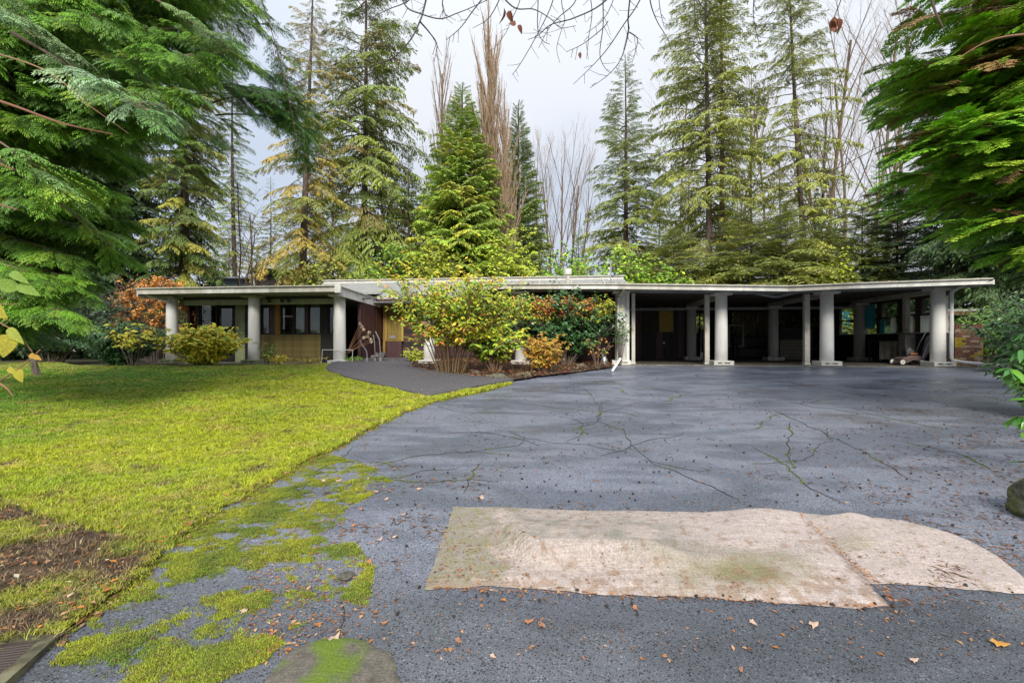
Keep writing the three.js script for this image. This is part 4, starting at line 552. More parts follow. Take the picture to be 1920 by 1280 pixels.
[[500, 685, 85, 0.75, GRN, 'leafy green stems right of the second wing column'], [520, 686, 86, 0.35, YEL, 'low yellow plant below the slatted wing wall'], [575, 686, 87, 0.3, [0.34, 0.27, 0.04], 'straw-yellow weeds along the foot of the wing wall'], [660, 682, 88, 0.25, GRN, 'low green plant at the foot of the corner column']].forEach(([px, py, s, h, c, label], i) => shrub({ name: 'plant', cat: 'plant', seed: s, pos: gp(px, py), h, w: i === 2 ? 1.6 : 0.8, dep: 0.4, stems: 12, forks: 3, n: 170, leaf: 0.09, r: 0.005, low: 0.3, geo: LV.long, tone: () => c, label }));
// evergreen shrubs standing behind the roofs
[[960, 425, 27, 91, 3.4, LIME], [1065, 462, 26, 92, 3.6, [0.22, 0.42, 0.03]], [1175, 462, 26, 93, 3.6, [0.24, 0.44, 0.03]], [1255, 480, 25, 94, 2.6, GRN], [745, 450, 27, 95, 2.8, GRN], [690, 478, 28, 96, 2.4, [0.18, 0.28, 0.03]], [815, 432, 26.5, 97, 3.0, [0.34, 0.38, 0.03]], [600, 470, 27, 98, 2.6, [0.2, 0.2, 0.04]], [1555, 472, 24.5, 99, 2.8, [0.36, 0.42, 0.03]], [1650, 470, 25, 100, 3, [0.17, 0.17, 0.05]], [390, 500, 26, 89, 2.2, [0.08, 0.14, 0.03]]].forEach(([px, top, d, s, w, c], i) => shrub({ name: 'laurel_bush', seed: s, pos: V((px - 960) / F * d, GRD, -d), h: (EYE + (640 - top) / F * d - GRD) * 0.97, w, stems: 30, forks: 10, fork: 0.14, n: 5600, leaf: 0.18, dome: true, low: 0.45, jit: 0.15, r: 0.03, tone: (q, R) => (R() < 0.2 ? LIME : c), geo: LV.oval, label: ['lime green bush behind the roof, directly right of the bare poplar trunk', 'bright green bush behind the roof vent pipe', 'bright green bush behind the roof service mast', 'mid green bush behind the roof at the pointed conifer', 'green bush behind the entry roof below the hemlock', 'dull green bush at the foot of the tall green fir', 'yellow-green bush at the foot of the broad cedar', 'olive bush at the foot of the yellow fir', 'bright yellow-green bush behind the carport roof', 'brownish bush behind the right end of the carport roof', 'dark bush beside the grey house behind'][i], group: 'bushes behind the roof' }));

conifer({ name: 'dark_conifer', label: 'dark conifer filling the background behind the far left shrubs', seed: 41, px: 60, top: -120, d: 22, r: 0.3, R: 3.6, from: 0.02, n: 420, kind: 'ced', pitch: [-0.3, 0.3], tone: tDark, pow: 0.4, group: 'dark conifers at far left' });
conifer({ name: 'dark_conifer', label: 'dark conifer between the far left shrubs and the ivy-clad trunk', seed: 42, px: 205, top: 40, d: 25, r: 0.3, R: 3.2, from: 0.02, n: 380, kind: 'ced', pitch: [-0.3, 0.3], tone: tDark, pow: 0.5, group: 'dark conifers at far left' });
conifer({ name: 'dark_conifer', label: 'dark conifer behind the right-hand evergreen at the frame edge', seed: 43, px: 1880, top: -60, d: 20, r: 0.3, R: 3.4, from: 0.02, n: 380, kind: 'ced', pitch: [-0.3, 0.3], tone: tDark, pow: 0.5 });

[[622, 250, 52, 141, 3.6, tGreen, 'hazy far conifer seen between the two tall firs on the left'], [800, 330, 50, 142, 3.4, tCedar, 'hazy far conifer filling in left of the broad cedar'], [1290, 260, 54, 143, 4.0, tOlive, 'hazy far conifer left of the twin-trunked fir'], [1372, 230, 56, 144, 4.0, tGreen, 'hazy far conifer right of the twin-trunked fir'], [1462, 250, 52, 145, 3.6, tOlive, 'hazy far conifer left of the open fir'], [1568, 300, 50, 146, 3.4, tGreen, 'hazy far conifer right of the open fir'], [505, 330, 54, 147, 3.2, tGreen, 'hazy far conifer left of the yellow fir']].forEach(([px, top, d, seed, R, tone, label]) => conifer({ name: 'young_conifer', label, seed, px, top, d, r: 0.2, R, from: 0.04, n: 260, thin: -0.12, kind: 'fir', pitch: [-0.3, 0.4], tone, pow: 0.75, group: 'far conifers' }));
// ------------------------------------------------------------------ near evergreen masses at both sides
BO.spray = { twigs: 15, len: 0.40, subs: 11, sub: 0.12, w: 0.019, ang: 0.85, arch: 0.04, droop: 0.22, bend: 0.05, hang: 0.4, subHang: 0.25, bare: 0.05 };
BO.plume = { twigs: 17, len: 0.30, subs: 13, sub: 0.11, w: 0.027, ang: 0.85, arch: 0.06, droop: 0.12, bend: 0.06, hang: 0.1, subHang: 0.05, bare: 0.05 };
boughs.spray = [bough(301, BO.spray), bough(302, BO.spray)]; boughs.plume = [bough(303, BO.plume), bough(304, BO.plume)];
function nearTree(o) {
  const R = rng(o.seed), t = thing(o.name, V(...o.base), o.label, 'tree'), wood = new MB(), lists = [[], []], B = V(...o.base);
  mesh('trunk', trunkMB([0, 0.3, 0.6, 1].map((k) => V((o.lean ?? 0) * k, o.H * k, 0.2 * Math.sin(k * 5))), o.r, o.r * 0.4, o.seed, 12).geo(), M.bark, t);
  const limb = (s, e, r, dens, size, tone, arc = 0.5) => {
    const L = s.distanceTo(e), mid = s.clone().lerp(e, 0.5).add(V(0.3 * (R() - 0.5), arc * (0.5 + R()), 0.3 * (R() - 0.5))), cv = new THREE.QuadraticBezierCurve3(s, mid, e), P = cv.getPoints(9);
    wood.tube(P, P.map((_, k) => lerp(r, r * 0.18, k / 9)), 5, [1, 0.85, 0.75], [1.25, 0.95, 0.8]);
    const n = Math.round(L * dens);
    for (let k = 0; k < n; k++) {
      const f = lerp(o.inner ?? 0.25, 1.0, Math.pow((k + R()) / n, 0.7)), p = cv.getPoint(f), tg = cv.getTangent(f), az = Math.atan2(tg.z, tg.x) + (k % 2 ? 1 : -1) * (0.35 + 0.7 * R()) * (f > 0.96 ? 0.2 : 1), d = dirOf(az, (o.tilt ?? -0.25) + 0.5 * (R() - 0.5)), sz = size * (0.65 + 0.6 * R());
      if (R() < 0.5) { const q = p.clone().addScaledVector(d, sz * 0.5); wood.tube([p, q], [0.006, 0.003], 3, [1.1, 0.85, 0.7]); }
      lists[k % 2].push([mat4(p.clone().sub(B).addScaledVector(d, sz * 0.1), qTo(d, 0.7 * (R() - 0.5)), V(sz, sz, sz * (0.8 + 0.4 * R()))), vary(tone(p, R, f), R, 0.3)]);
    }
  };
  for (const g of o.regions) {
    const [x0, x1, y0, y1] = bounds(g.poly);
    for (let k = 0, tries = 0; k < g.n && tries < 4000; tries++) {
      const px = lerp(x0, x1, R()), py = lerp(y0, y1, R()); if (!inPoly(g.poly, px, py)) continue; k++;
      const e = at(px, py, lerp(g.d[0], g.d[1], R())), hub = V(B.x + (o.lean ?? 0) * 0.3, 0, B.z), s = hub.clone(); s.y = clamp(e.y + (g.rise ?? 0.8) * (0.3 + R()), 0.8, o.H);
      const from = s.clone().lerp(e, g.cut ?? 0); limb(from, e, 0.028 * (g.thick ?? 1), g.dens, g.size, g.tone, g.arc ?? 0.5);
    }
  }
  for (const b of o.boughs ?? []) limb(at(...b.from), at(...b.to), b.r ?? 0.012, b.dens, b.size, b.tone, b.arc ?? 0.1);
  for (const P of o.sticks ?? []) { const c = new THREE.CatmullRomCurve3(P.p.map((q) => at(...q))).getPoints(20); wood.tube(c, c.map((_, k) => lerp(P.r, P.r * 0.35, k / 20)), 7, P.c); }
  const w = wood.geo(); w.translate(-B.x, -B.y, -B.z); mesh('limbs', w, M.twig, t);
  lists.forEach((l, i) => instances('crown', boughs[o.kind][i], M.frond, l, t, 'stuff'));
  return t;
}
const cedTone = (p, R) => pick(R, [[0.5, [0.14, 0.31, 0.02]], [0.32, [0.09, 0.20, 0.022]], [0.12, [0.20, 0.33, 0.03]], [0.06, [0.15, 0.27, 0.08]]]);
const cedDeep = (p, R) => pick(R, [[0.5, [0.09, 0.22, 0.03]], [0.35, [0.07, 0.17, 0.035]], [0.15, [0.12, 0.24, 0.03]]]);
nearTree({ name: 'cedar_tree', seed: 401, base: [-12.2, 0.3, -8.6], H: 16, r: 0.42, kind: 'spray', label: 'huge near cedar filling the left side with drooping green sprays', inner: 0.3, tilt: -0.35,
  regions: [
    { poly: [[-60, 200], [265, 250], [320, 330], [320, 410], [280, 470], [215, 530], [160, 585], [100, 625], [-60, 630]], n: 84, d: [6.5, 10], dens: 21, size: 0.38, tone: cedTone, rise: 0.9 },
    { poly: [[-60, 470], [150, 540], [140, 622], [60, 640], [-60, 635]], n: 34, d: [8, 10.5], dens: 19, size: 0.36, tone: cedDeep, rise: 0.8 },
    { poly: [[-60, -80], [300, -80], [430, -60], [480, 30], [380, 110], [320, 190], [310, 260], [-60, 270]], n: 60, d: [5, 9.5], dens: 19, size: 0.38, tone: cedTone, rise: 0.7 },
    { poly: [[400, -60], [510, -10], [530, 60], [450, 120], [360, 180], [340, 60]], n: 12, d: [7, 9], dens: 8, size: 0.42, tone: (p, R) => pick(R, [[0.5, [0.18, 0.31, 0.03]], [0.5, [0.10, 0.24, 0.03]]]), rise: 0.6 },
    { poly: [[350, 150], [450, 180], [470, 260], [430, 340], [440, 420], [370, 440], [340, 330]], n: 9, d: [8, 11], dens: 3, size: 0.42, tone: (p, R) => pick(R, [[0.5, [0.26, 0.29, 0.03]], [0.5, [0.10, 0.19, 0.03]]]), rise: 0.7, thick: 0.6 },
    { poly: [[510, 130], [585, 190], [605, 250], [560, 275], [510, 260], [495, 200]], n: 7, d: [8, 9], dens: 12, size: 0.42, tone: cedDeep, rise: 1.5, cut: 0.8, thick: 0.6, arc: 0.3 },
  ],
  boughs: [{ from: [20, 60, 3.3], to: [270, 205, 3.0], dens: 17, size: 0.30, tone: (p, R) => pick(R, [[0.6, [0.24, 0.36, 0.19]], [0.4, [0.12, 0.25, 0.06]]]) }, { from: [-60, -40, 3.3], to: [65, 70, 3.1], dens: 15, size: 0.3, tone: (p, R) => [0.17, 0.28, 0.11] }, { from: [200, -40, 4.5], to: [420, 90, 4.8], dens: 12, size: 0.36, tone: (p, R) => [0.15, 0.26, 0.07] }, { from: [-40, 250, 4], to: [80, 350, 4], dens: 16, size: 0.4, tone: cedTone }, { from: [180, -60, 7.5], to: [480, 215, 8.2], dens: 5, size: 0.4, tone: cedDeep, r: 0.016 }, { from: [470, -60, 7.5], to: [560, 290, 8.4], dens: 12, size: 0.4, tone: cedDeep, r: 0.01 }, { from: [-40, 270, 3.6], to: [220, 470, 4.4], dens: 5, size: 0.3, tone: cedTone }],  // bluish greens of the nearest boughs paint in sky sheen on the fronds
  sticks: [{ p: [[-60, 170, 3.2], [30, 200, 3.2], [120, 232, 3.1], [212, 252, 3.1]], r: 0.011, c: [1.5, 0.85, 0.62] }, { p: [[-40, 90, 4], [90, 135, 4], [170, 200, 4], [240, 250, 4.2]], r: 0.008, c: [1.8, 1.3, 0.9] }, { p: [[-30, 295, 3], [25, 318, 3]], r: 0.008, c: [1.5, 0.9, 0.7] }, { p: [[-30, 375, 3], [32, 393, 3]], r: 0.008, c: [1.5, 0.9, 0.7] }] });
const plTone = (p, R) => pick(R, [[0.5, [0.22, 0.47, 0.022]], [0.2, [0.16, 0.36, 0.02]], [0.24, [0.32, 0.50, 0.03]], [0.06, [0.22, 0.12, 0.045]]]);
nearTree({ name: 'fir_tree', seed: 402, base: [11.4, 0.4, -6.6], H: 15, r: 0.4, kind: 'plume', label: 'near feathery evergreen overhanging the driveway from the right edge', inner: 0.3, tilt: -0.2,
  regions: [
    { poly: [[1700, 180], [1980, 60], [1980, 500], [1870, 470], [1785, 440], [1690, 410], [1700, 385], [1690, 320], [1740, 270]], n: 60, d: [5.2, 9], dens: 9, size: 0.5, tone: plTone, rise: 0.6, arc: 0.35 },
    { poly: [[1760, -80], [1980, -80], [1980, 180], [1760, 190], [1690, 170], [1700, 60]], n: 34, d: [5.5, 8.5], dens: 8, size: 0.5, tone: (p, R) => pick(R, [[0.6, plTone(p, R)], [0.1, [0.25, 0.15, 0.06]], [0.3, [0.22, 0.36, 0.03]]]), rise: 0.7, arc: 0.3 },
    { poly: [[1640, 180], [1710, 110], [1730, 220], [1680, 310], [1650, 270]], n: 10, d: [6.5, 9], dens: 7, size: 0.42, tone: plTone, rise: 0.7, thick: 0.7 },
    { poly: [[1880, 450], [1980, 420], [1980, 520], [1900, 490]], n: 16, d: [7, 10], dens: 12, size: 0.45, tone: (p, R) => pick(R, [[0.7, [0.07, 0.16, 0.02]], [0.3, [0.10, 0.22, 0.02]]]), rise: 0.6 },
  ],
  sticks: [{ p: [[1745, -40, 5], [1752, 15, 5], [1768, 50, 5]], r: 0.018, c: [0.7, 0.6, 0.6] }, { p: [[1980, 60, 5], [1860, 75, 5.2], [1780, 120, 5.4]], r: 0.014, c: [1.8, 1.2, 1.0] }, { p: [[1960, 300, 6], [1840, 250, 6], [1700, 262, 6.5]], r: 0.012, c: [1.2, 0.8, 0.7] }] });
// shrubs below it
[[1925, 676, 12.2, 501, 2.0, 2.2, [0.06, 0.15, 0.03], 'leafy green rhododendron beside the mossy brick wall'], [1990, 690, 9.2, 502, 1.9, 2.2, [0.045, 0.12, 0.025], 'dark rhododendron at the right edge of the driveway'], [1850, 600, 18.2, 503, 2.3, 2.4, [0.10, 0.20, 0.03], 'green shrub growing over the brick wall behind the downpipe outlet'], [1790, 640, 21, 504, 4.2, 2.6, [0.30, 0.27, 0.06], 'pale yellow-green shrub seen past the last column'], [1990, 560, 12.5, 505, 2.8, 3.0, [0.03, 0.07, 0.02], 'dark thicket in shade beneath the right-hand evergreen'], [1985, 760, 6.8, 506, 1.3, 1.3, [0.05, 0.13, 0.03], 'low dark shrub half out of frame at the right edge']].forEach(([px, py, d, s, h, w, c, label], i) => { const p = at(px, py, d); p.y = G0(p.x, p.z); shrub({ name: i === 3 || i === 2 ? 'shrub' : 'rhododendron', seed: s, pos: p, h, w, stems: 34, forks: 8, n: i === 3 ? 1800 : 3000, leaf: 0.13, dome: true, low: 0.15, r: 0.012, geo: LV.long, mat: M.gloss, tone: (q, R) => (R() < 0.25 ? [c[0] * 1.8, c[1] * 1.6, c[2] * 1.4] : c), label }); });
{ // glossy laurel at the right edge, leaf by leaf
  const R = rng(510), p0 = V(5.0, G0(5, -4.4), -4.4), t = thing('laurel_shrub', p0, 'glossy green laurel sprays reaching in from the right edge', 'shrub'), wood = new MB(), mats = [0, 1, 2].map((k) => std([0.05 + 0.035 * k, 0.16 + 0.06 * k, 0.03], { roughness: 0.28, side: DS })), g = [leafGeo(0.34, 0.25, 0.15, 5), leafGeo(0.3, 0.3, 0.3, 5)];
  for (const [px, py, d, n] of [[1893, 690, 4.5, 22], [1912, 725, 4.4, 16], [1915, 655, 4.7, 14], [1905, 780, 4.4, 16], [1915, 812, 4.3, 10], [1915, 872, 4.3, 9], [1930, 620, 4.8, 14], [1940, 750, 4.3, 12]]) {
    const e = at(px, py, d).sub(p0), b = V(0.5 + 0.4 * R(), -0.05, -0.2), cv = new THREE.QuadraticBezierCurve3(b, b.clone().lerp(e, 0.6).add(V(0.1, 0.25, 0)), e); wood.tube(cv.getPoints(8), [0, 1, 2, 3, 4, 5, 6, 7, 8].map((k) => 0.012 - 0.001 * k), 5, [0.9, 1.1, 0.7]);
    for (let k = 0; k < n; k++) { const p = cv.getPoint(1 - 0.5 * Math.pow(R(), 1.4)), m = mesh('leaf', g[k % 2], mats[R() * 3 | 0], t); m.position.copy(p); m.quaternion.copy(qTo(dirOf(Math.PI + 1.8 * (R() - 0.5) * 1.4, -0.25 + 0.7 * (R() - 0.5)), 1.2 * (R() - 0.5))); m.scale.setScalar(0.13 + 0.06 * R()); }
  }
  mesh('stems', wood.geo(), M.twig, t);
}
{ // young birch at the left edge
  const R = rng(520), p0 = gp(-60, 1010), t = thing('birch_sapling', p0, 'young birch at the left edge with a few large yellow leaves', 'sapling'), wood = new MB();
  const L = (l) => l.map((q) => at(...q).sub(p0)); const tube = (l, r) => { const c = new THREE.CatmullRomCurve3(L(l)).getPoints(14); wood.tube(c, c.map((_, k) => lerp(r, r * 0.4, k / 14)), 6, [1.6, 1.1, 0.75]); };
  wood.tube([V(0, -0.02, 0), at(-60, 760, 1.7).sub(p0)], [0.012, 0.009], 6, [1.2, 0.9, 0.7]); tube([[-60, 760, 1.7], [0, 713, 1.7], [35, 690, 1.7], [75, 655, 1.72]], 0.004); tube([[-60, 560, 1.75], [0, 605, 1.7], [32, 625, 1.7], [60, 660, 1.7]], 0.003); tube([[-60, 700, 1.7], [-8, 716, 1.66], [12, 728, 1.65], [24, 743, 1.65]], 0.005); tube([[-60, 570, 1.75], [10, 570, 1.72], [38, 570, 1.7]], 0.0022); tube([[-60, 760, 1.7], [-55, 640, 1.72], [-60, 560, 1.75]], 0.005); tube([[-20, 600, 1.72], [0, 560, 1.72], [32, 535, 1.7]], 0.002);
  mesh('stems', wood.geo(), M.twig, t);
  const leaf = (() => { const sh = [], n = 22; for (let i = 0; i <= n; i++) { const k = i / n, w = 0.40 * Math.pow(Math.sin(Math.PI * Math.pow(k, 0.62)), 0.85) * (i % 2 ? 0.9 : 1.04); sh.push([k, Math.max(w, 0.0)]); } const m = new MB(); const f = (x, z) => 0.10 * Math.abs(z) - 0.16 * x * x + 0.012 * Math.sin(x * 40) * Math.abs(z); const up = [], dn = [], ce = []; for (const [x, w] of sh) { ce.push(m.v([x, f(x, 0), 0], [0.85, 0.9, 0.7], x, 0.5)); up.push(m.v([x, f(x, w), w], undefined, x, 0.5 + w)); dn.push(m.v([x, f(x, w), -w], undefined, x, 0.5 - w)); } for (let i = 0; i < n; i++) { m.quad(ce[i], up[i], up[i + 1], ce[i + 1]); m.quad(ce[i], ce[i + 1], dn[i + 1], dn[i]); } return m.geo(); })();
  const mk = (c) => new THREE.MeshPhysicalMaterial({ color: C(...c), roughness: 0.8, transmission: 0.4, thickness: 0, side: DS, vertexColors: true, map: leafTex }); const cs = [mk([0.26, 0.42, 0.03]), mk([0.58, 0.50, 0.02]), mk([0.66, 0.36, 0.02]), mk([0.45, 0.50, 0.04])];
  // pixel of the stalk end, heading in the picture, length, twist, colour
  for (const [px, py, a, len, tw, c, wd] of [[19, 510, -0.45, 0.088, 0.9, 0, 0.42], [33, 534, -0.36, 0.098, 0.7, 0, 0.5], [34, 541, 2.83, 0.092, 0.3, 0, 0.65], [-15, 573, -0.62, 0.074, 0.2, 1, 0.75], [0, 586, -0.7, 0.04, 0.4, 2, 0.6], [15, 615, -0.66, 0.086, 0.8, 3, 0.45], [18, 627, -1.74, 0.082, 0.05, 1, 1.05], [55, 664, -0.5, 0.03, 0.5, 2, 0.8], [62, 667, -0.36, 0.036, 0.8, 2, 0.6], [14, 690, -0.46, 0.045, 0.6, 1, 0.55], [32, 693, -1.07, 0.05, 0.2, 1, 0.8], [-30, 640, -2, 0.09, 0.3, 1, 0.9], [-30, 550, 2.6, 0.09, 0.4, 0, 0.6]]) { const m = mesh('leaf', leaf, cs[c], t), d = V(Math.cos(a), Math.sin(a), 0.25); m.position.copy(at(px, py, 1.69).sub(p0)); const x = d.normalize(), nz = V(0.2, 0.5 * tw, 1).normalize(), z = V().crossVectors(x, nz).normalize(), y = V().crossVectors(z, x); m.quaternion.setFromRotationMatrix(new THREE.Matrix4().makeBasis(x, y, z)); m.scale.set(len, len, len * wd); }
}
{ // bare branches hanging in from a tree behind the viewer
  const R = rng(530), p0 = V(1.6, -0.1, 4.6), t = thing('overhanging_tree', p0, 'bare tree whose thin dark twigs hang into the top of the view', 'tree'), m = new MB();
  mesh('trunk', trunkMB([V(0, 0, 0), V(0.1, 2.2, -0.2), V(-0.1, 4.2, -0.9), V(-0.4, 5.6, -2.4)], 0.2, 0.08, 4).geo(), M.bark, t);
  const D = 3.4, hub = V(-0.4, 5.6, -2.4);
  const lines = [[[830, -160], [805, -30], [794, 19], [787, 40], [769, 75], [737, 108], [700, 122], [640, 128], [598, 127]], [[900, -120], [767, 0], [731, 16], [700, 31], [676, 44]], [[740, -60], [759, 9], [787, 25], [825, 35], [856, 25], [894, 9], [935, -15], [1010, -120]], [[935, -40], [889, 17], [862, 53], [836, 75]], [[960, -60], [936, 0], [916, 34], [886, 53]], [[787, 40], [806, 62], [819, 84], [814, 116]], [[930, -20], [966, 15], [1000, 17], [1031, 34], [1053, 52], [1080, 48]], [[1060, -120], [1037, 0], [1012, 56], [972, 125], [960, 140]], [[1200, -90], [1137, 0], [1075, 34], [1031, 47], [1009, 66], [990, 74]], [[1240, -120], [1200, 0], [1169, 47], [1137, 94], [1106, 128], [1075, 158]], [[1140, -100], [1131, 0], [1131, 47], [1125, 103], [1133, 125], [1144, 137]], [[1190, -80], [1178, 31], [1178, 62], [1165, 109], [1144, 137], [1106, 165]], [[1215, -90], [1219, 0], [1231, 37], [1250, 69], [1259, 94]], [[1060, -80], [1053, 0], [1059, 37], [1053, 56], [1044, 94], [1050, 118]], [[1010, -80], [1009, 0], [1009, 59], [1020, 78], [1031, 83]], [[1140, 40], [1131, 52], [1090, 84], [1062, 97]], [[1300, -100], [1302, 0], [1305, 40], [1320, 100], [1345, 145], [1375, 175]], [[1416, -60], [1414, 0], [1413, 30], [1424, 85]], [[1585, -60], [1577, 0], [1566, 30], [1565, 90]], [[985, -60], [975, 0], [958, 40], [948, 62], [925, 92]], [[1090, -60], [1080, 0], [1050, 30], [1028, 55], [1010, 90]], [[1165, -60], [1150, 0], [1128, 40], [1100, 62]], [[1240, -30], [1236, 0], [1240, 28], [1246, 52]], [[850, -40], [830, 0], [832, 22], [838, 30]], [[1290, -40], [1318, 14], [1332, 24]], [[1480, -50], [1450, 20], [1420, 50]], [[1180, 60], [1194, 70], [1192, 95], [1185, 118]], [[1100, -40], [1110, 20], [1104, 70], [1100, 110]]];
  lines.forEach((L, i) => {
    const d = D + 0.35 * Math.sin(i * 2.1), P = new THREE.CatmullRomCurve3(L.map(([x, y], k) => at(x, y, d + 0.12 * Math.sin(k + i)).sub(p0))).getPoints(L.length * 5), r = i < 1 ? 0.0085 : i < 13 ? 0.0055 : 0.0042; m.tube(P, P.map((_, k) => lerp(r, 0.0016, k / (P.length - 1))), 5);
    if (L[0][1] < -25) { const e = P[0]; const c = new THREE.QuadraticBezierCurve3(hub, hub.clone().lerp(e, 0.5).add(V(0, 0.5, 0)), e).getPoints(8); m.tube(c, c.map((_, k) => lerp(0.016, r, k / 8)), 5); }
    for (let k = 4; k < P.length - 1; k += 2 + (R() * 3 | 0)) { if (R() < 0.3) continue; const d0 = P[k + 1].clone().sub(P[k]).normalize(), s = R() < 0.5 ? 1 : -1, dv = d0.clone().multiplyScalar(0.6).add(V(-d0.y * s, d0.x * s, 0.5 * (R() - 0.5))).normalize(), len = 0.03 + 0.13 * R() * R(), a = P[k].clone().addScaledVector(dv, len * 0.5).add(V(0, -0.008, 0)), b = P[k].clone().addScaledVector(dv, len).add(V(0, -0.03 * R(), 0)); m.tube([P[k], a, b], [0.0022, 0.0018, 0.0012], 4); m.tube([b, b.clone().addScaledVector(dv, 0.008)], [0.0026, 0.001], 4); }
  });
  mesh('twigs', m.geo(), M.darkTwig, t);
  const g = leafGeo(0.55, 0.5, 0.5, 4), lm = std([0.17, 0.055, 0.025], { side: DS, roughness: 0.8 }), ls = [[945, 14, 0.10], [953, 20, 0.08], [966, 38, 0.07], [972, 46, 0.06], [1089, 97, 0.05], [1565, 30, 0.11], [1572, 34, 0.09], [1560, 38, 0.08]];
  for (const [px, py, s] of ls) { const l = mesh('leaf', g, lm, t); l.position.copy(at(px, py, D).sub(p0)); l.quaternion.copy(qTo(dirOf(R() * 6, -1.0 - 0.4 * R()), R() * 3)); l.scale.setScalar(s); }
}
// ------------------------------------------------------------------ carpets on the driveway
const curveAt = (L, t) => { const n = L.length - 1, i = Math.min(n - 1, Math.floor(t * n)), f = t * n - i; return [lerp(L[i][0], L[i + 1][0], f), lerp(L[i][1], L[i + 1][1], f)]; };
function rug(label, top, bot, lift, high, stainShade, seed) {
  const R = rng(seed), m = new MB(), NX = 300, NY = 104, tp = new THREE.CatmullRomCurve3(top.map((p) => gp(...p))), bt = new THREE.CatmullRomCurve3(bot.map((p) => gp(...p))), rows = [], edge = [];
  for (let j = 0; j <= NY; j++) { const r = []; for (let i = 0; i <= NX; i++) { const u = i / NX, v = j / NY, p = tp.getPoint(u).lerp(bt.getPoint(u), v), rim = Math.min(1, Math.min(u, 1 - u) * 16, Math.min(v, 1 - v) * 9); p.x += 0.012 * fbm(p.x * 9, p.z * 9, seed) * 2; p.z += 0.016 * fbm(p.x * 7, p.z * 7, seed + 4) * 2; const [px, py] = pxOf(p.x, G0(p.x, p.z), p.z); p.y = driveH(p.x, p.z) + 0.004 + lift * Math.min(1, rim * 2) + 0.008 * rim + rim * (high(px, py) + 0.012 * fbm(p.x * 2.2, p.z * 4, seed, 3)); r.push(m.v(p, stainShade(px, py, p), p.x, p.z)); if (j === NY || j === 0 || i === 0 || i === NX) edge.push([p, j === NY ? V(0.05, 0, 1) : j === 0 ? V(0, 0, -1) : i === 0 ? V(-1, 0, 0) : V(1, 0, 0.2), j === NY]); } rows.push(r); }
  for (let j = 0; j < NY; j++) for (let i = 0; i < NX; i++) m.quad(rows[j][i], rows[j + 1][i], rows[j + 1][i + 1], rows[j][i + 1]);
  const b = []; for (const [p, d, low] of edge) for (let k = 0; k < (low ? 7 : 2); k++) { const q = p.clone().add(V(0.03 * (R() - 0.5), -0.006, 0.008 * (R() - 0.5))), dd = d.clone().add(V(0.9 * (R() - 0.35), -0.18, 0.5 * (R() - 0.5))).normalize(); b.push([mat4(q, qTo(dd, R() * 3), V((low ? 0.035 : 0.015) * (0.4 + R()), 0.012, 0.012)), vary(pick(R, [[0.7, [0.42, 0.33, 0.24]], [0.3, [0.26, 0.17, 0.09]]]), R, 0.3)]); }
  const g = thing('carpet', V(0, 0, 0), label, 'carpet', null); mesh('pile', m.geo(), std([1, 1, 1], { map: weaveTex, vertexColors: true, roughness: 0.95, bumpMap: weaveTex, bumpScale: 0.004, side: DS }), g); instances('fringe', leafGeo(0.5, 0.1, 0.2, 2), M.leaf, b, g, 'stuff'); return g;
}
const bump = (x, y, x0, y0, sx, sy) => Math.exp(-(((x - x0) / sx) ** 2) - ((y - y0) / sy) ** 2);
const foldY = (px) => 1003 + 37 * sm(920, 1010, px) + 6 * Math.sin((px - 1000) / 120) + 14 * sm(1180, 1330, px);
const beige = [0.55, 0.455, 0.40], pinky = [0.61, 0.51, 0.465], olive_ = [0.30, 0.27, 0.14], greyish = [0.34, 0.32, 0.27];
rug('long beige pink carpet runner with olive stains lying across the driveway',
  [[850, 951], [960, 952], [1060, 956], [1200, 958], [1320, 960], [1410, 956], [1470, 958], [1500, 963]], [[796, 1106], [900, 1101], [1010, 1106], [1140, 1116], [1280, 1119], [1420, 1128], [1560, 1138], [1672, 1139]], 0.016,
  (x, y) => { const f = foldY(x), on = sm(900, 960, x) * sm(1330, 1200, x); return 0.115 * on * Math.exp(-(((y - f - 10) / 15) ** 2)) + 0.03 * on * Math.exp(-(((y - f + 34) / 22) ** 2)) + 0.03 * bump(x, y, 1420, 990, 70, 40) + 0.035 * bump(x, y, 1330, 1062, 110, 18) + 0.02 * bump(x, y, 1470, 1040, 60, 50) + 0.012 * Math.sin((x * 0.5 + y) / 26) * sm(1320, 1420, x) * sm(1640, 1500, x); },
  (x, y, p) => { const n = fbm(p.x * 5, p.z * 5, 2), n2 = fbm(p.x * 14, p.z * 14, 6); const n3 = fbm(p.x * 34, p.z * 34, 9, 3), st = fbm(p.x * 3 + 2 * n, p.z * 30, 21, 3); let c = mix3(beige, pinky, clamp(sm(1000, 1500, x) + n + 0.8 * st)); c = c.map((q) => q * (1 + 0.28 * n3 + 0.3 * st)); const left = sm(985, 905, x + 190 * n + 60 * n2) * 0.85; c = mix3(c, mix3(olive_, greyish, clamp(0.5 + 3 * n2)), left); c = mix3(c, greyish, clamp(sm(70, 20, Math.abs(y - foldY(x) + 30)) * sm(930, 1000, x) * sm(1350, 1250, x) * (0.5 + 1.6 * n + 0.8 * n2))); c = mix3(c, olive_, clamp(bump(x, y, 1380, 1080, 120, 36) * 0.95 + 1.2 * n * bump(x, y, 1380, 1080, 160, 50))); c = mix3(c, [0.33, 0.2, 0.11], 0.55 * sm(0.1, 0.35, n2 + 0.25 * sm(1060, 1120, y))); return c; }, 601);  // grey band above the fold: algae stain that also paints in the valley's shade
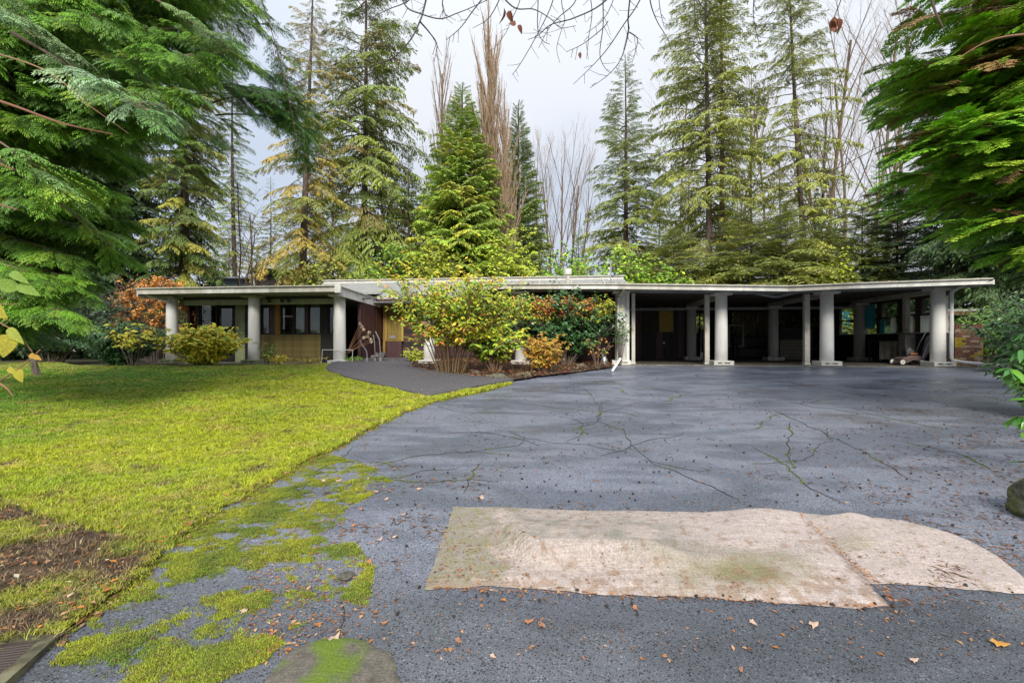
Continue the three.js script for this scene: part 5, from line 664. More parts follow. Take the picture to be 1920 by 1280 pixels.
rug('second pale pink carpet piece continuing right from under the runner',
  [[1478, 960], [1540, 966], [1620, 970], [1690, 976], [1745, 989], [1800, 1008], [1860, 1040], [1935, 1098]], [[1600, 1098], [1660, 1096], [1720, 1098], [1780, 1103], [1840, 1108], [1880, 1112], [1910, 1115], [1940, 1118]], 0.004,
  (x, y) => 0.03 * bump(x, y, 1590, 975, 60, 14) + 0.025 * bump(x, y, 1600, 1010, 40, 40) + 0.02 * bump(x, y, 1720, 1010, 90, 30) + 0.012 * Math.sin((x - y) / 30),
  (x, y, p) => { const n = fbm(p.x * 5, p.z * 5, 12), n2 = fbm(p.x * 14, p.z * 14, 16), n3 = fbm(p.x * 34, p.z * 34, 19, 3); let c = mix3(beige, pinky, clamp(0.7 + n)).map((q) => q * (1 + 0.28 * n3)); c = mix3(c, [0.35, 0.27, 0.15], 0.5 * sm(0.12, 0.3, n2)); return mix3(c, olive_, 0.45 * bump(x, y, 1600, 1030, 50, 14) + 0.5 * bump(x, y, 1760, 985, 60, 8)); }, 602);

rug('small grey-brown mossy mat at the bottom edge left of the runner', [[500, 1272], [545, 1224], [610, 1198], [670, 1200], [730, 1222]], [[470, 1335], [560, 1345], [630, 1345], [700, 1345], [770, 1335]], 0.003, (x, y) => 0.006 * Math.sin(x / 30), (x, y, p) => { const n = fbm(p.x * 7, p.z * 7, 31), n2 = fbm(p.x * 22, p.z * 22, 33); return mix3([0.17 + 0.12 * n2, 0.15 + 0.1 * n2, 0.12 + 0.08 * n2], [0.16, 0.24, 0.02], clamp(1.5 * bump(x, y, 615, 1245, 55, 90) + 2 * n - 0.35)); }, 603);
// ------------------------------------------------------------------ things on and around the driveway
{ // gully grate
  const p0 = gp(-14, 1262), t = thing('drain_grate', p0, 'rusty slotted drain grate in a mossy concrete rim at bottom left', 'drain', null, 0.25), c = std([0.17, 0.165, 0.11], { map: soilTex, roughness: 0.95 });
  for (const [n, a] of [['rim', [-0.30, 0.13, -0.03, 0.035, -0.25, -0.19]], ['rim', [-0.30, 0.13, -0.03, 0.035, 0.19, 0.25]], ['rim', [0.07, 0.13, -0.03, 0.034, -0.188, 0.188]], ['rim', [-0.30, -0.24, -0.03, 0.034, -0.188, 0.188]]]) mesh(n, boxG(...a), c, t);
  const rust = std([0.09, 0.07, 0.06], { metalness: 0.3, roughness: 0.6, map: grungeTex }); mesh('grate_frame', mergeGeometries([boxG(-0.24, 0.07, 0.0, 0.022, -0.188, -0.172), boxG(-0.24, 0.07, 0.0, 0.022, 0.172, 0.188), boxG(0.052, 0.07, 0.0, 0.021, -0.172, 0.172), boxG(-0.24, -0.222, 0.0, 0.021, -0.172, 0.172)]), rust, t);
  const bar = new RoundedBoxGeometry(0.272, 0.014, 0.011, 1, 0.003); for (let k = 0; k < 17; k++) { const b = mesh('bar', bar, rust, t); b.position.set(-0.085, 0.013, -0.164 + k * 0.0205); }
  for (let k = 0; k < 3; k++) { const b = mesh('cross_bar', boxG(-0.004, 0.004, 0.002, 0.012, -0.17, 0.17), rust, t); b.position.x = -0.17 + k * 0.085; }
  mesh('sump', boxG(-0.26, 0.1, -0.16, -0.031, -0.2, 0.2), std([0.02, 0.018, 0.015]), t);
}
function rockGeo(seed, flat = 0.6, det = 3, moss = 0.5) { const g = new THREE.IcosahedronGeometry(1, det * 3), p = g.attributes.position, col = []; for (let i = 0; i < p.count; i++) { const v = V().fromBufferAttribute(p, i), k = 1 + 0.35 * fbm(v.x * 1.1 + seed, v.y * 1.1, v.z * 1.1, 3) * 1.6 + 0.05 * NZ.noise(v.x * 6, v.y * 6, v.z * 6 + seed); p.setXYZ(i, v.x * k, v.y * k * flat, v.z * k); const a = sm(-0.1, 0.35, fbm(v.x * 2 + seed, v.y * 2, v.z * 2) + 0.2) * moss; col.push(...mix3([1, 0.98, 0.93], [0.5, 0.6, 0.14], a)); } g.setAttribute('color', new THREE.Float32BufferAttribute(col, 3)); g.computeVertexNormals(); return g; }
function rock(px, py, s, seed, label, flat, moss, group) { const p = gp(px, py), m = mesh('rock', rockGeo(seed, flat, 3, moss), M.stone); m.position.copy(p).add(V(0, 0.03, 0)); m.rotation.y = seed; m.scale.setScalar(s); return tag(m, label, 'rock', group); }
rock(932, 712, 0.28, 1, 'largest grey-green flat stone at the corner of the planting bed', 0.42, 0.4, 'stones edging the planting bed'); rock(893, 702, 0.12, 2, 'pale round stone left of the flat grey-green stone', 0.7, 0, 'stones edging the planting bed'); rock(822, 698, 0.13, 3, 'small mossy stone at the foot of the many-stemmed shrub', 0.6, 0.9, 'stones edging the planting bed'); rock(985, 706, 0.22, 4, 'long low stone right of the flat grey-green stone', 0.4, 0.6, 'stones edging the planting bed'); rock(1090, 690, 0.17, 5, 'grey stone below the camellia', 0.7, 0.2, 'stones edging the planting bed'); rock(875, 706, 0.1, 6, 'small dark stone against the path edge', 0.6, 0.5, 'stones edging the planting bed');
{ const p = gp(1998, 985), m = mesh('boulder', rockGeo(9, 0.85, 4, 1), M.stone); m.position.copy(p).add(V(0.02, 0.1, 0)); m.scale.set(0.22, 0.3, 0.34); tag(m, 'mossy boulder at the right edge of the driveway', 'boulder'); }
{ const p = gp(70, 706), m = mesh('stake', (() => { const k = new MB(); k.tube([V(0, -0.05, 0), V(-0.08, 0.28, 0), V(-0.16, 0.55, -0.02)], [0.1, 0.075, 0.05], 10); return k.geo(); })(), std([0.30, 0.26, 0.22], { map: barkTex })); m.position.copy(p); tag(m, 'leaning grey stump at the far left edge of the lawn', 'stump'); }
{ // chip of broken asphalt and a dropped stick
  const a = mesh('asphalt_chip', rockGeo(12, 0.25, 2, 0), M.stone); a.position.copy(gp(648, 1082)).add(V(0, 0.012, 0)); a.scale.setScalar(0.05); tag(a, 'flat grey stone chip lying in the moss beside the carpet', 'stone');
}
// fallen leaves one could pick up
{
  const R = rng(620), g = [0, 1].map((k) => { const m = new MB(), n = 14, c = m.v([0.5, 0.05, 0], [0.9, 0.9, 0.9]); const rim = []; for (let i = 0; i < n; i++) { const a = i / n * 6.283, r = 0.5 * (0.55 + 0.45 * Math.abs(Math.cos(a * (k ? 1 : 2.5)))) * (i % 2 ? 0.82 : 1.05); rim.push(m.v([0.5 + r * Math.cos(a), 0.10 * Math.sin(a * 2 + k) + 0.06 * (i % 3), r * 0.75 * Math.sin(a)])); } for (let i = 0; i < n; i++) m.tri(c, rim[(i + 1) % n], rim[i]); m.tube([V(0.05, 0.04, 0), V(-0.2, 0.02, 0.04)], [0.012, 0.008], 4, [0.7, 0.6, 0.5]); return m.geo(); });
  const mats = [[0.40, 0.17, 0.07], [0.30, 0.14, 0.08], [0.52, 0.36, 0.26], [0.45, 0.22, 0.04]].map((c) => std(c, { side: DS, vertexColors: true, roughness: 0.7 }));
  const put = (px, py, s, c, label, group) => { const m = mesh('fallen_leaf', g[R() * 2 | 0], mats[c]); m.position.copy(gp(px, py)); m.position.y = driveH(m.position.x, m.position.z) + 0.006; m.rotation.set(0.15 * R(), R() * 6.28, 0.15 * R()); m.scale.setScalar(s); tag(m, label, 'leaf', group); };
  put(1893, 1212, 0.075, 3, 'large orange-brown leaf at the right bottom corner of the driveway'); put(632, 1190, 0.09, 2, 'pale curled leaf at the end of the crack near the bottom edge'); put(900, 932, 0.085, 2, 'pale tan leaf just above the left end of the carpet'); put(448, 1150, 0.05, 2, 'pale leaf lying on the moss near the bottom left');
  for (const [px, py] of [[688, 900], [705, 878], [735, 880], [682, 958], [700, 925], [720, 940], [745, 1005], [672, 985], [655, 945], [760, 965], [640, 900], [780, 920], [715, 1010], [610, 905], [690, 1060], [1010, 1170], [1000, 1165], [1420, 1175], [1195, 1148], [865, 1210], [560, 1235], [600, 1262], [520, 1185], [1390, 1252], [1520, 1178], [1720, 1238], [930, 1238]]) put(px, py, 0.035 + 0.03 * R(), R() * 3 | 0, 'small curled brown leaf fallen on the wet driveway', 'small brown leaves on the driveway');
}
{ // litter: leaf scraps, needles, cones
  const R = rng(630), scrap = (() => { const m = new MB(); const q = [[0, 0, 0], [0.4, 0.12, 0.28], [1, 0.05, 0.05], [0.45, 0.1, -0.25]].map((p) => m.v(p)); m.quad(...q); return m.geo(); })(), L = [], N = [], K = [];
  const Ls = [[0.30, 0.13, 0.06], [0.22, 0.10, 0.05], [0.42, 0.24, 0.12], [0.40, 0.15, 0.03], [0.48, 0.40, 0.26]];
  const add = (list, x, z, y, s, c, thin) => list.push([mat4(V(x, y, z), eul(0.5 * (R() - 0.5), R() * 6.28, 0.4 * (R() - 0.5)), V(s, s, thin ? s * 0.14 : s * (0.6 + 0.6 * R()))), vary(c, R, 0.35)]);
  const lawnB = bounds(lawnPoly);
  for (let k = 0; k < 40000 && L.length < 3400; k++) { const x = lerp(-14, 1, R()), z = lerp(-15, -2, R()), d = -z; if (Math.abs(x) > d * 1.12 || R() > Math.pow(3.2 / Math.max(3.2, d), 0.6) || !inPoly(lawnPoly, x, z)) continue; const near = sm(-6.5, -3, z), nn = fbm(x * 0.9, z * 0.9, 44); if (R() > 0.12 + 0.75 * near + 1.2 * nn) continue; add(L, x, z, lawnH(x, z) + 0.018 + 0.012 * R(), 0.018 + 0.05 * R() * R() * R(), Ls[R() * 5 | 0]); }
  for (let k = 0; k < 60000 && L.length < 5200; k++) { const d = 2.1 + 13 * R() * R(), x = lerp(-0.55, 1.1, R()) * d, z = -d; const [px, py] = pxOf(x, G0(x, z), z), right = sm(1450, 1850, px) * sm(720, 800, py) * sm(1080, 960, py), left = sm(760, 600, px); if (inPoly(lawnPoly, x, z) || R() > 0.07 + 0.5 * left + (right * 0.75) * clamp(0.3 + 3.5 * fbm(x * 0.8, z * 1.7, 50))) continue; add(L, x, z, driveH(x, z) + 0.004, 0.014 + 0.03 * R() * R(), Ls[R() * 4 | 0]); }
  for (let k = 0; k < 30000 && N.length < 3000; k++) { const d = 2.1 + 12 * R() * R(), x = lerp(-0.4, 1.08, R()) * d, z = -d; const [px, py] = pxOf(x, G0(x, z), z); if (inPoly(lawnPoly, x, z)) continue; const c = fbm(x * 1.1, z * 2.2, 60) + 0.28 * sm(1500, 1850, px) * sm(720, 800, py) - 0.02 - 0.3 * sm(1080, 1140, py); if (c < 0.03 + 0.12 * R()) continue; add(N, x, z, driveH(x, z) + 0.003, 0.03 + 0.05 * R(), pick(R, [[0.5, [0.30, 0.14, 0.06]], [0.5, [0.17, 0.09, 0.05]]]), 1); }
  // on the carpets
  for (let k = 0; k < 3600; k++) { const px = lerp(800, 1900, R()), py = lerp(955, 1135, Math.pow(R(), px < 1000 ? 0.5 : 0.9)); const a = inPoly([[850, 955], [1500, 963], [1745, 992], [1900, 1095], [1680, 1095], [1665, 1132], [1420, 1122], [1140, 1110], [800, 1100]], px, py); if (!a || R() > 0.25 + sm(1010, 870, px) * 0.75) continue; const p = gp(px, py), f = foldY(px), y = G0(p.x, p.z) + 0.032 + 0.115 * sm(900, 960, px) * sm(1330, 1200, px) * Math.exp(-(((py - f - 10) / 15) ** 2)) + 0.03 * bump(px, py, 1420, 990, 70, 40); add(R() < 0.6 ? N : L, p.x, p.z, y, 0.012 + 0.02 * R(), Ls[R() * 4 | 0], R() < 0.5); }
  for (let k = 0; k < 170; k++) { const t = R(), px = lerp(800, 1670, t), py = lerp(1101, 1136, t) + 6 * R(); const p = gp(px, py); add(L, p.x, p.z, driveH(p.x, p.z) + 0.008, 0.016 + 0.022 * R(), Ls[R() * 4 | 0]); }
  for (let k = 0; k < 260; k++) { const t = R(), px = lerp(1498, 1680, t) + 22 * (R() - 0.5) * 0.5, py = lerp(968, 1138, t) + 6 * R(), p = gp(px, py); add(R() < 0.5 ? L : N, p.x, p.z, driveH(p.x, p.z) + 0.036, 0.014 + 0.02 * R(), Ls[R() * 4 | 0], R() < 0.5); }
  for (let i = 3; i + 1 < lawnEdge.length; i++) { const a = gp(...lawnEdge[i]), b = gp(...lawnEdge[i + 1]), n = Math.round(a.distanceTo(b) * 90); for (let k = 0; k < n; k++) { const p = a.clone().lerp(b, R()); p.x += 0.14 * (R() + R() - 1); p.z += 0.1 * (R() + R() - 1); if (fbm(p.x * 2, p.z * 2, 90) < 0.0) continue; add(L, p.x, p.z, (inPoly(lawnPoly, p.x, p.z) ? lawnH(p.x, p.z) + 0.015 : driveH(p.x, p.z) + 0.012), 0.02 + 0.035 * R(), Ls[R() * 4 | 0]); } }
  for (let k = 0; k < 900; k++) { const [d0, d1, d2, d3] = bounds(dirtPoly), x = lerp(Math.max(d0, -4), d1 + 0.4, R()), z = lerp(d2, d3, R()); if (dirtAt(x, z) < 0.2 || !inPoly(lawnPoly, x, z)) continue; add(R() < 0.7 ? L : N, x, z, lawnH(x, z) + 0.008, 0.02 + 0.06 * R() * R(), Ls[R() * 4 | 0], R() < 0.3); }
  // bed
  for (let k = 0; k < 9000 && k >= 0; k++) { const [b0, b1, b2, b3] = bounds(bedPoly), x = lerp(b0, b1, R()), z = lerp(b2 - 0.3, b3 + 0.25, R()); if (!inPoly(bedPoly, x, z) && !(inPoly(bedPoly, x, z + 0.22) || inPoly(bedPoly, x, z - 0.25))) continue; if (L.length > 12500) break; add(L, x, z, G0(x, z) + 0.075 + 0.05 * R() * (inPoly(bedPoly, x, z) ? 1 : 0) + (inPoly(pathPoly, x, z) ? 0.03 : 0), 0.05 + 0.06 * R(), pick(R, [[0.4, [0.34, 0.15, 0.06]], [0.3, [0.20, 0.10, 0.05]], [0.15, [0.40, 0.09, 0.04]], [0.15, [0.45, 0.30, 0.12]]])); }
  // crumbs on the path and along the roof edges
  for (let k = 0; k < 2500; k++) { const b = bounds(pathPoly), x = lerp(b[0], b[1], R()), z = lerp(b[2], b[3], R()); if (!inPoly(pathPoly, x, z)) continue; add(L, x, z, 0.052 * clamp(toUV(x, z)[1], 0, 15.6) + 0.072, 0.02 + 0.025 * R(), pick(R, [[0.6, [0.42, 0.36, 0.28]], [0.4, [0.25, 0.16, 0.10]]])); }
  for (let k = 0; k < 420; k++) { const d = 2.4 + 12 * R() * R(), x = lerp(-0.25, 1.05, R()) * d, z = -d; if (inPoly(lawnPoly, x, z) || inPoly(bedPoly, x, z)) continue; K.push([mat4(V(x, driveH(x, z) + 0.009, z), eul(R() * 6, R() * 6, 0), V(0.011, 0.008, 0.008).multiplyScalar(0.6 + 0.6 * R())), vary([0.035, 0.025, 0.02], R, 0.3)]); }
  tag(instances('leaf_litter', scrap, M.leaf, L), 'scattered brown and orange leaf scraps over lawn, bed, carpet and driveway', 'leaf litter', null, 'stuff');
  tag(instances('needle_litter', scrap, M.leaf, N), 'thin rust-coloured needles strewn in streaks over the driveway', 'needle litter', null, 'stuff');
  tag(instances('cone_litter', new THREE.IcosahedronGeometry(1, 1), std([1, 1, 1], { roughness: 0.8 }), K), 'tiny black alder cones dotted over the driveway', 'cones', null, 'stuff');
  const E = []; for (let k = 0; k < 2600; k++) { const wing = R() < 0.3, u = wing ? lerp(-14.7, -7.6, R()) : lerp(-3.1, 11.6, R()), v = wing ? 14.78 + 0.5 * R() : 14.98 + 0.5 * R(), w = wing ? 3.337 : prof(u) + 0.142; const p = HP(u, w, v); if (fbm(u * 1.5, v, 3) < -0.08) continue; E.push([mat4(p, eul(0.6 * R(), R() * 6.28, 0.6 * R()), 0.03 + 0.06 * R()), vary(pick(R, [[0.5, [0.14, 0.10, 0.05]], [0.25, [0.15, 0.17, 0.04]], [0.25, [0.30, 0.19, 0.08]]]), R, 0.3)]); }
  tag(instances('roof_litter', scrap, M.leaf, E), 'needles, moss and leaf bits lying along the flat roof edges', 'roof litter', null, 'stuff');
}
// ------------------------------------------------------------------ brick garden wall
{
  const R = rng(640), v = 16.35, u0 = uAt(1791, v), u1 = uAt(1845, v), t = thing('brick_wall', HP(u0, 0.70, v), 'low red brick garden wall patched with yellow moss by the right column', 'wall', null, HT), W = u1 - u0, H = 1.28, bw = 0.205, bh = 0.065, j = 0.012;
  mesh('mortar_core', boxG(0.02, W - 0.012, -0.2, H - 0.1, -0.32, -0.012), M.concrete, t); mesh('mortar_core', boxG(W - 0.32, W - 0.014, -0.2, H - 0.1, -2.6, -0.33), M.concrete, t);
  const mats = [[0.21, 0.075, 0.05], [0.26, 0.10, 0.06], [0.17, 0.07, 0.055], [0.36, 0.24, 0.17], [0.44, 0.34, 0.27]].map((c) => std(c, { map: soilTex })), mossM = std([0.42, 0.34, 0.02], { map: soilTex, roughness: 1 }), gs = [0, 1, 2].map((k) => new RoundedBoxGeometry(bw, bh, 0.1, 1, 0.006 + 0.002 * k)), half = new RoundedBoxGeometry(0.095, bh, 0.1, 1, 0.006);
  const rows = Math.floor((H - 0.12) / (bh + j));
  for (let r = 0; r < rows; r++) for (let x = (r % 2 ? -0.11 : 0); x < W - 0.02; x += bw + j) {
    const cx = x + bw / 2, isHalf = x < 0 || x + bw > W; const X = isHalf ? (x < 0 ? 0.05 : W - 0.05) : cx, y = r * (bh + j) + bh / 2, m = fbm(X * 3 + 9, y * 3.2, 5) > 0.17;
    const b = mesh('brick', isHalf ? half : gs[R() * 3 | 0], m ? mossM : mats[R() < 0.72 ? R() * 3 | 0 : 3 + (R() * 2 | 0)], t); b.position.set(X, y, -0.05 + 0.008 * (R() - 0.5)); b.rotation.z = 0.02 * (R() - 0.5);
  }
  for (let r = 0; r < rows; r++) for (let z = 0.11 + (r % 2 ? 0.1 : 0); z < 2.4; z += bw + j) { const b = mesh('brick', gs[R() * 3 | 0], fbm(z * 3, r * 0.25, 8) > 0.12 ? mossM : mats[R() * 3 | 0], t); b.position.set(W - 0.05, r * (bh + j) + bh / 2, -z - 0.11); b.rotation.y = Math.PI / 2; }
  for (let x = 0.03; x < W + 0.02; x += 0.078) { const b = mesh('coping_brick', gs[0], mats[R() * 3 | 0], t); b.position.set(x, H - 0.06, -0.12); b.rotation.set(0, Math.PI / 2, Math.PI / 2 + 0.02 * (R() - 0.5)); b.rotation.set(Math.PI / 2, 0, Math.PI / 2); b.scale.set(0.5, 1, 2.2); }
}
// ------------------------------------------------------------------ machines and tools
const tubeG = (L, r, seg = 8) => { const m = new MB(), c = new THREE.CatmullRomCurve3(L.map((p) => V(...p)), false, 'catmullrom', 0.2).getPoints(L.length * 4); m.tube(c, r, seg); return m.geo(); };
const wheelG = (r, w) => { const p = [[0, -w / 2], [r * 0.86, -w / 2], [r, -w * 0.3], [r, w * 0.3], [r * 0.86, w / 2], [0, w / 2]].map(([a, b]) => new THREE.Vector2(a, b)); return new THREE.LatheGeometry(p, 24).rotateX(Math.PI / 2); };
{ // walk-behind mower with its grass bag hung over the handle
  const v = 16.35, u = uAt(1694, v), t = thing('lawn_mower', HP(u, SL, v), 'old brown push mower with white wheels and a grey bag beside the right column', 'lawn mower', null, HT), brn = std([0.13, 0.085, 0.075], { roughness: 0.5, map: grungeTex }), tyre = std([0.05, 0.05, 0.05]), hubM = std([0.70, 0.68, 0.62], { map: grungeTex });
  const deck = new THREE.Shape([[-0.02, 0.06], [0.05, 0.20], [0.3, 0.29], [0.52, 0.28], [0.66, 0.17], [0.66, 0.10], [0.5, 0.1], [0.44, 0.16], [0.3, 0.16], [0.16, 0.08]].map((p) => new THREE.Vector2(...p)));
  mesh('deck', new THREE.ExtrudeGeometry(deck, { depth: 0.44, bevelEnabled: true, bevelSize: 0.012, bevelThickness: 0.012, bevelSegments: 2 }).translate(0, 0, -0.5), brn, t);
  mesh('engine', mergeGeometries([new RoundedBoxGeometry(0.24, 0.16, 0.24, 2, 0.03).translate(0.32, 0.39, -0.28), new THREE.CylinderGeometry(0.1, 0.11, 0.07, 20).toNonIndexed().translate(0.32, 0.5, -0.28)]), std([0.05, 0.045, 0.045], { roughness: 0.5 }), t);
  mesh('engine_cover', new RoundedBoxGeometry(0.22, 0.05, 0.18, 2, 0.02).translate(0.40, 0.35, -0.2), std([0.28, 0.10, 0.03]), t);
  for (const [x, z] of [[0.0, -0.03], [0.56, -0.03], [0.0, -0.5], [0.56, -0.5]]) { const w = new THREE.Group(); w.name = 'wheel'; w.position.set(x, 0.095, z); t.add(w); mesh('tyre', wheelG(0.095, 0.045), tyre, w); mesh('hub', wheelG(0.075, 0.054), hubM, w); mesh('axle', wheelG(0.02, 0.066), tyre, w); }
  mesh('handle', mergeGeometries([tubeG([[0.6, 0.2, -0.08], [0.78, 0.7, -0.08], [0.95, 1.02, -0.08]], 0.013), tubeG([[0.6, 0.2, -0.46], [0.78, 0.7, -0.46], [0.95, 1.02, -0.46]], 0.013), tubeG([[0.95, 1.02, -0.08], [0.99, 1.05, -0.27], [0.95, 1.02, -0.46]], 0.013)]), M.metal, t);
  const m = new MB(), rows = []; for (let j = 0; j <= 14; j++) { const k = j / 14, r = []; for (let i = 0; i <= 20; i++) { const a = i / 20 * 6.283, s = lerp(0.05, 0.115, sm(0.1, 0.75, k)) * (k > 0.9 ? lerp(1, 0.55, (k - 0.9) * 10) : 1); r.push(m.v([lerp(0.66, 0.95, Math.pow(k, 0.8)) + s * Math.cos(a) * (1 + 0.12 * Math.sin(k * 17)), lerp(0.17, 0.93, k) + 0.02 * Math.sin(a * 3 + k * 9), -0.2 + s * 1.3 * Math.sin(a)], undefined, a, k)); } rows.push(r); } for (let j = 0; j < 14; j++) for (let i = 0; i < 20; i++) m.quad(rows[j][i], rows[j][i + 1], rows[j + 1][i + 1], rows[j + 1][i]);
  mesh('grass_bag', m.geo(), std([0.27, 0.25, 0.26], { map: woodTex, side: DS, roughness: 0.95 }), t);
}
{ // hand pump cart at the entry: three bent pipe handles, clamps and a small motor
  const v = 15.75, u = uAt(662, v), t = thing('garden_machine', HP(u, SL + 0.02, v), 'old garden machine with three bent pipe handles standing in the entry recess', 'garden machine', null, HT), pm = std([0.36, 0.34, 0.33], { metalness: 0.4, roughness: 0.5, map: grungeTex });
  const k = 15.9 / F, P = (px, py) => [(px - 662) * k * 1.0, (676 - py) * k, 0]; const Q = (L, z) => L.map(([a, b]) => { const q = P(a, b); q[2] = z; return q; });
  mesh('handle', tubeG(Q([[674, 632], [676, 640], [687, 655], [688, 676]], -0.1), 0.018), pm, t); mesh('handle', tubeG(Q([[698, 622], [701, 640], [702, 674]], -0.2), 0.017), pm, t); mesh('handle', tubeG(Q([[706, 616], [714, 632], [716, 655], [717, 676]], -0.05), 0.017), pm, t);
  for (const [px, z] of [[688, -0.1], [702, -0.2], [717, -0.05]]) { const q = P(px, 671); const c = mesh('clamp', new RoundedBoxGeometry(0.09, 0.13, 0.09, 2, 0.015), pm, t); c.position.set(q[0], q[1], z); }
  const q = P(711, 663); mesh('motor', mergeGeometries([new THREE.CylinderGeometry(0.11, 0.11, 0.2, 20).rotateX(1.57).translate(q[0] + 0.1, q[1] + 0.02, -0.2), new THREE.CylinderGeometry(0.05, 0.05, 0.3, 14).rotateZ(1.57).translate(q[0] - 0.15, q[1] - 0.03, -0.2), new THREE.CylinderGeometry(0.04, 0.06, 0.12, 14).translate(q[0] - 0.1, q[1] + 0.05, -0.2)]), std([0.16, 0.15, 0.15], { metalness: 0.4, roughness: 0.5 }), t);
  mesh('crossbar', tubeG(Q([[694, 668], [705, 664], [720, 666]], -0.15), 0.02), pm, t);
  mesh('base_plate', boxG(P(683, 0)[0], P(726, 0)[0], -0.015, 0.02, -0.4, 0.05), pm, t);
}
{ // dead hydrangea stalk leaning behind the corner column
  const R = rng(651), p0 = HP(uAt(655, 15.9), SL, 15.9), t = thing('dried_hydrangea', p0, 'dry hydrangea stalks with pale papery heads beside the corner column', 'plant', null, 0), m = new MB(), heads = [[678, 612], [681, 618], [692, 624], [689, 631], [694, 637], [682, 633], [696, 641], [675, 607]], b = V(-0.1, 0.3, 0);
  const g = scene.getObjectByName('hydrangea').children.find((c) => c.name === 'flower_heads').geometry, mat = std([0.52, 0.42, 0.33], { side: DS, vertexColors: true });
  for (const [px, py] of heads) { const e = at(px, py, 16.2).sub(p0), c = new THREE.QuadraticBezierCurve3(b, b.clone().lerp(e, 0.6).add(V(0, 0.06, 0)), e).getPoints(6); m.tube(c, c.map((_, k) => lerp(0.016, 0.006, k / 6)), 5, [1.8, 1.1, 0.8]); const h = mesh('flower_head', g, mat, t); h.position.copy(e); h.scale.setScalar(0.055 + 0.025 * R()); h.rotation.set(R() * 3, R() * 3, 0); }
  m.tube([V(-0.12, 0, 0), b], [0.02, 0.018], 5, [1.5, 1, 0.8]); mesh('stems', m.geo(), M.twig, t);
}
{ // white wire frame behind the corner column
  const v = 15.25, a = uAt(603, v), b = uAt(661, v), t = thing('wire_frame', HP(a, 0.72, v), 'thin white rectangular wire frame standing behind the corner column', 'frame', null, HT), W = b - a, H = 0.5;
  mesh('top_rail', tubeG([[0.02, H, 0], [W / 2, H - 0.004, 0], [W, H, 0]], 0.009), M.wire, t); mesh('leg', tubeG([[0.02, H, 0], [0, 0.2, 0], [-0.03, -0.03, 0]], 0.009), M.wire, t); mesh('leg', tubeG([[W, H, 0], [W - 0.01, 0.2, 0], [W - 0.03, 0, 0]], 0.009), M.wire, t);
}
{ const t = mesh('plank', boxG(-0.03, 0.03, 0, 0.46, -0.012, 0.012), M.white); t.position.copy(gp(1148, 697, 0.02)); t.rotation.set(-0.45, HT, -0.62); tag(t, 'white board leaning at the foot of the doubled carport column', 'board'); }
{ const t = thing('watering_can', HP(uAt(1133, 15.7), SL - 0.02, 15.7), 'small grey metal can in the bed beside the doubled carport column', 'can', null, 0.4); mesh('body', new THREE.LatheGeometry([[0, 0], [0.1, 0], [0.11, 0.02], [0.1, 0.2], [0.06, 0.25], [0.055, 0.29], [0, 0.29]].map((p) => new THREE.Vector2(...p)), 24), M.metal, t); mesh('handle', new THREE.TorusGeometry(0.07, 0.008, 8, 20, Math.PI).translate(0, 0.28, 0), M.metal, t); }
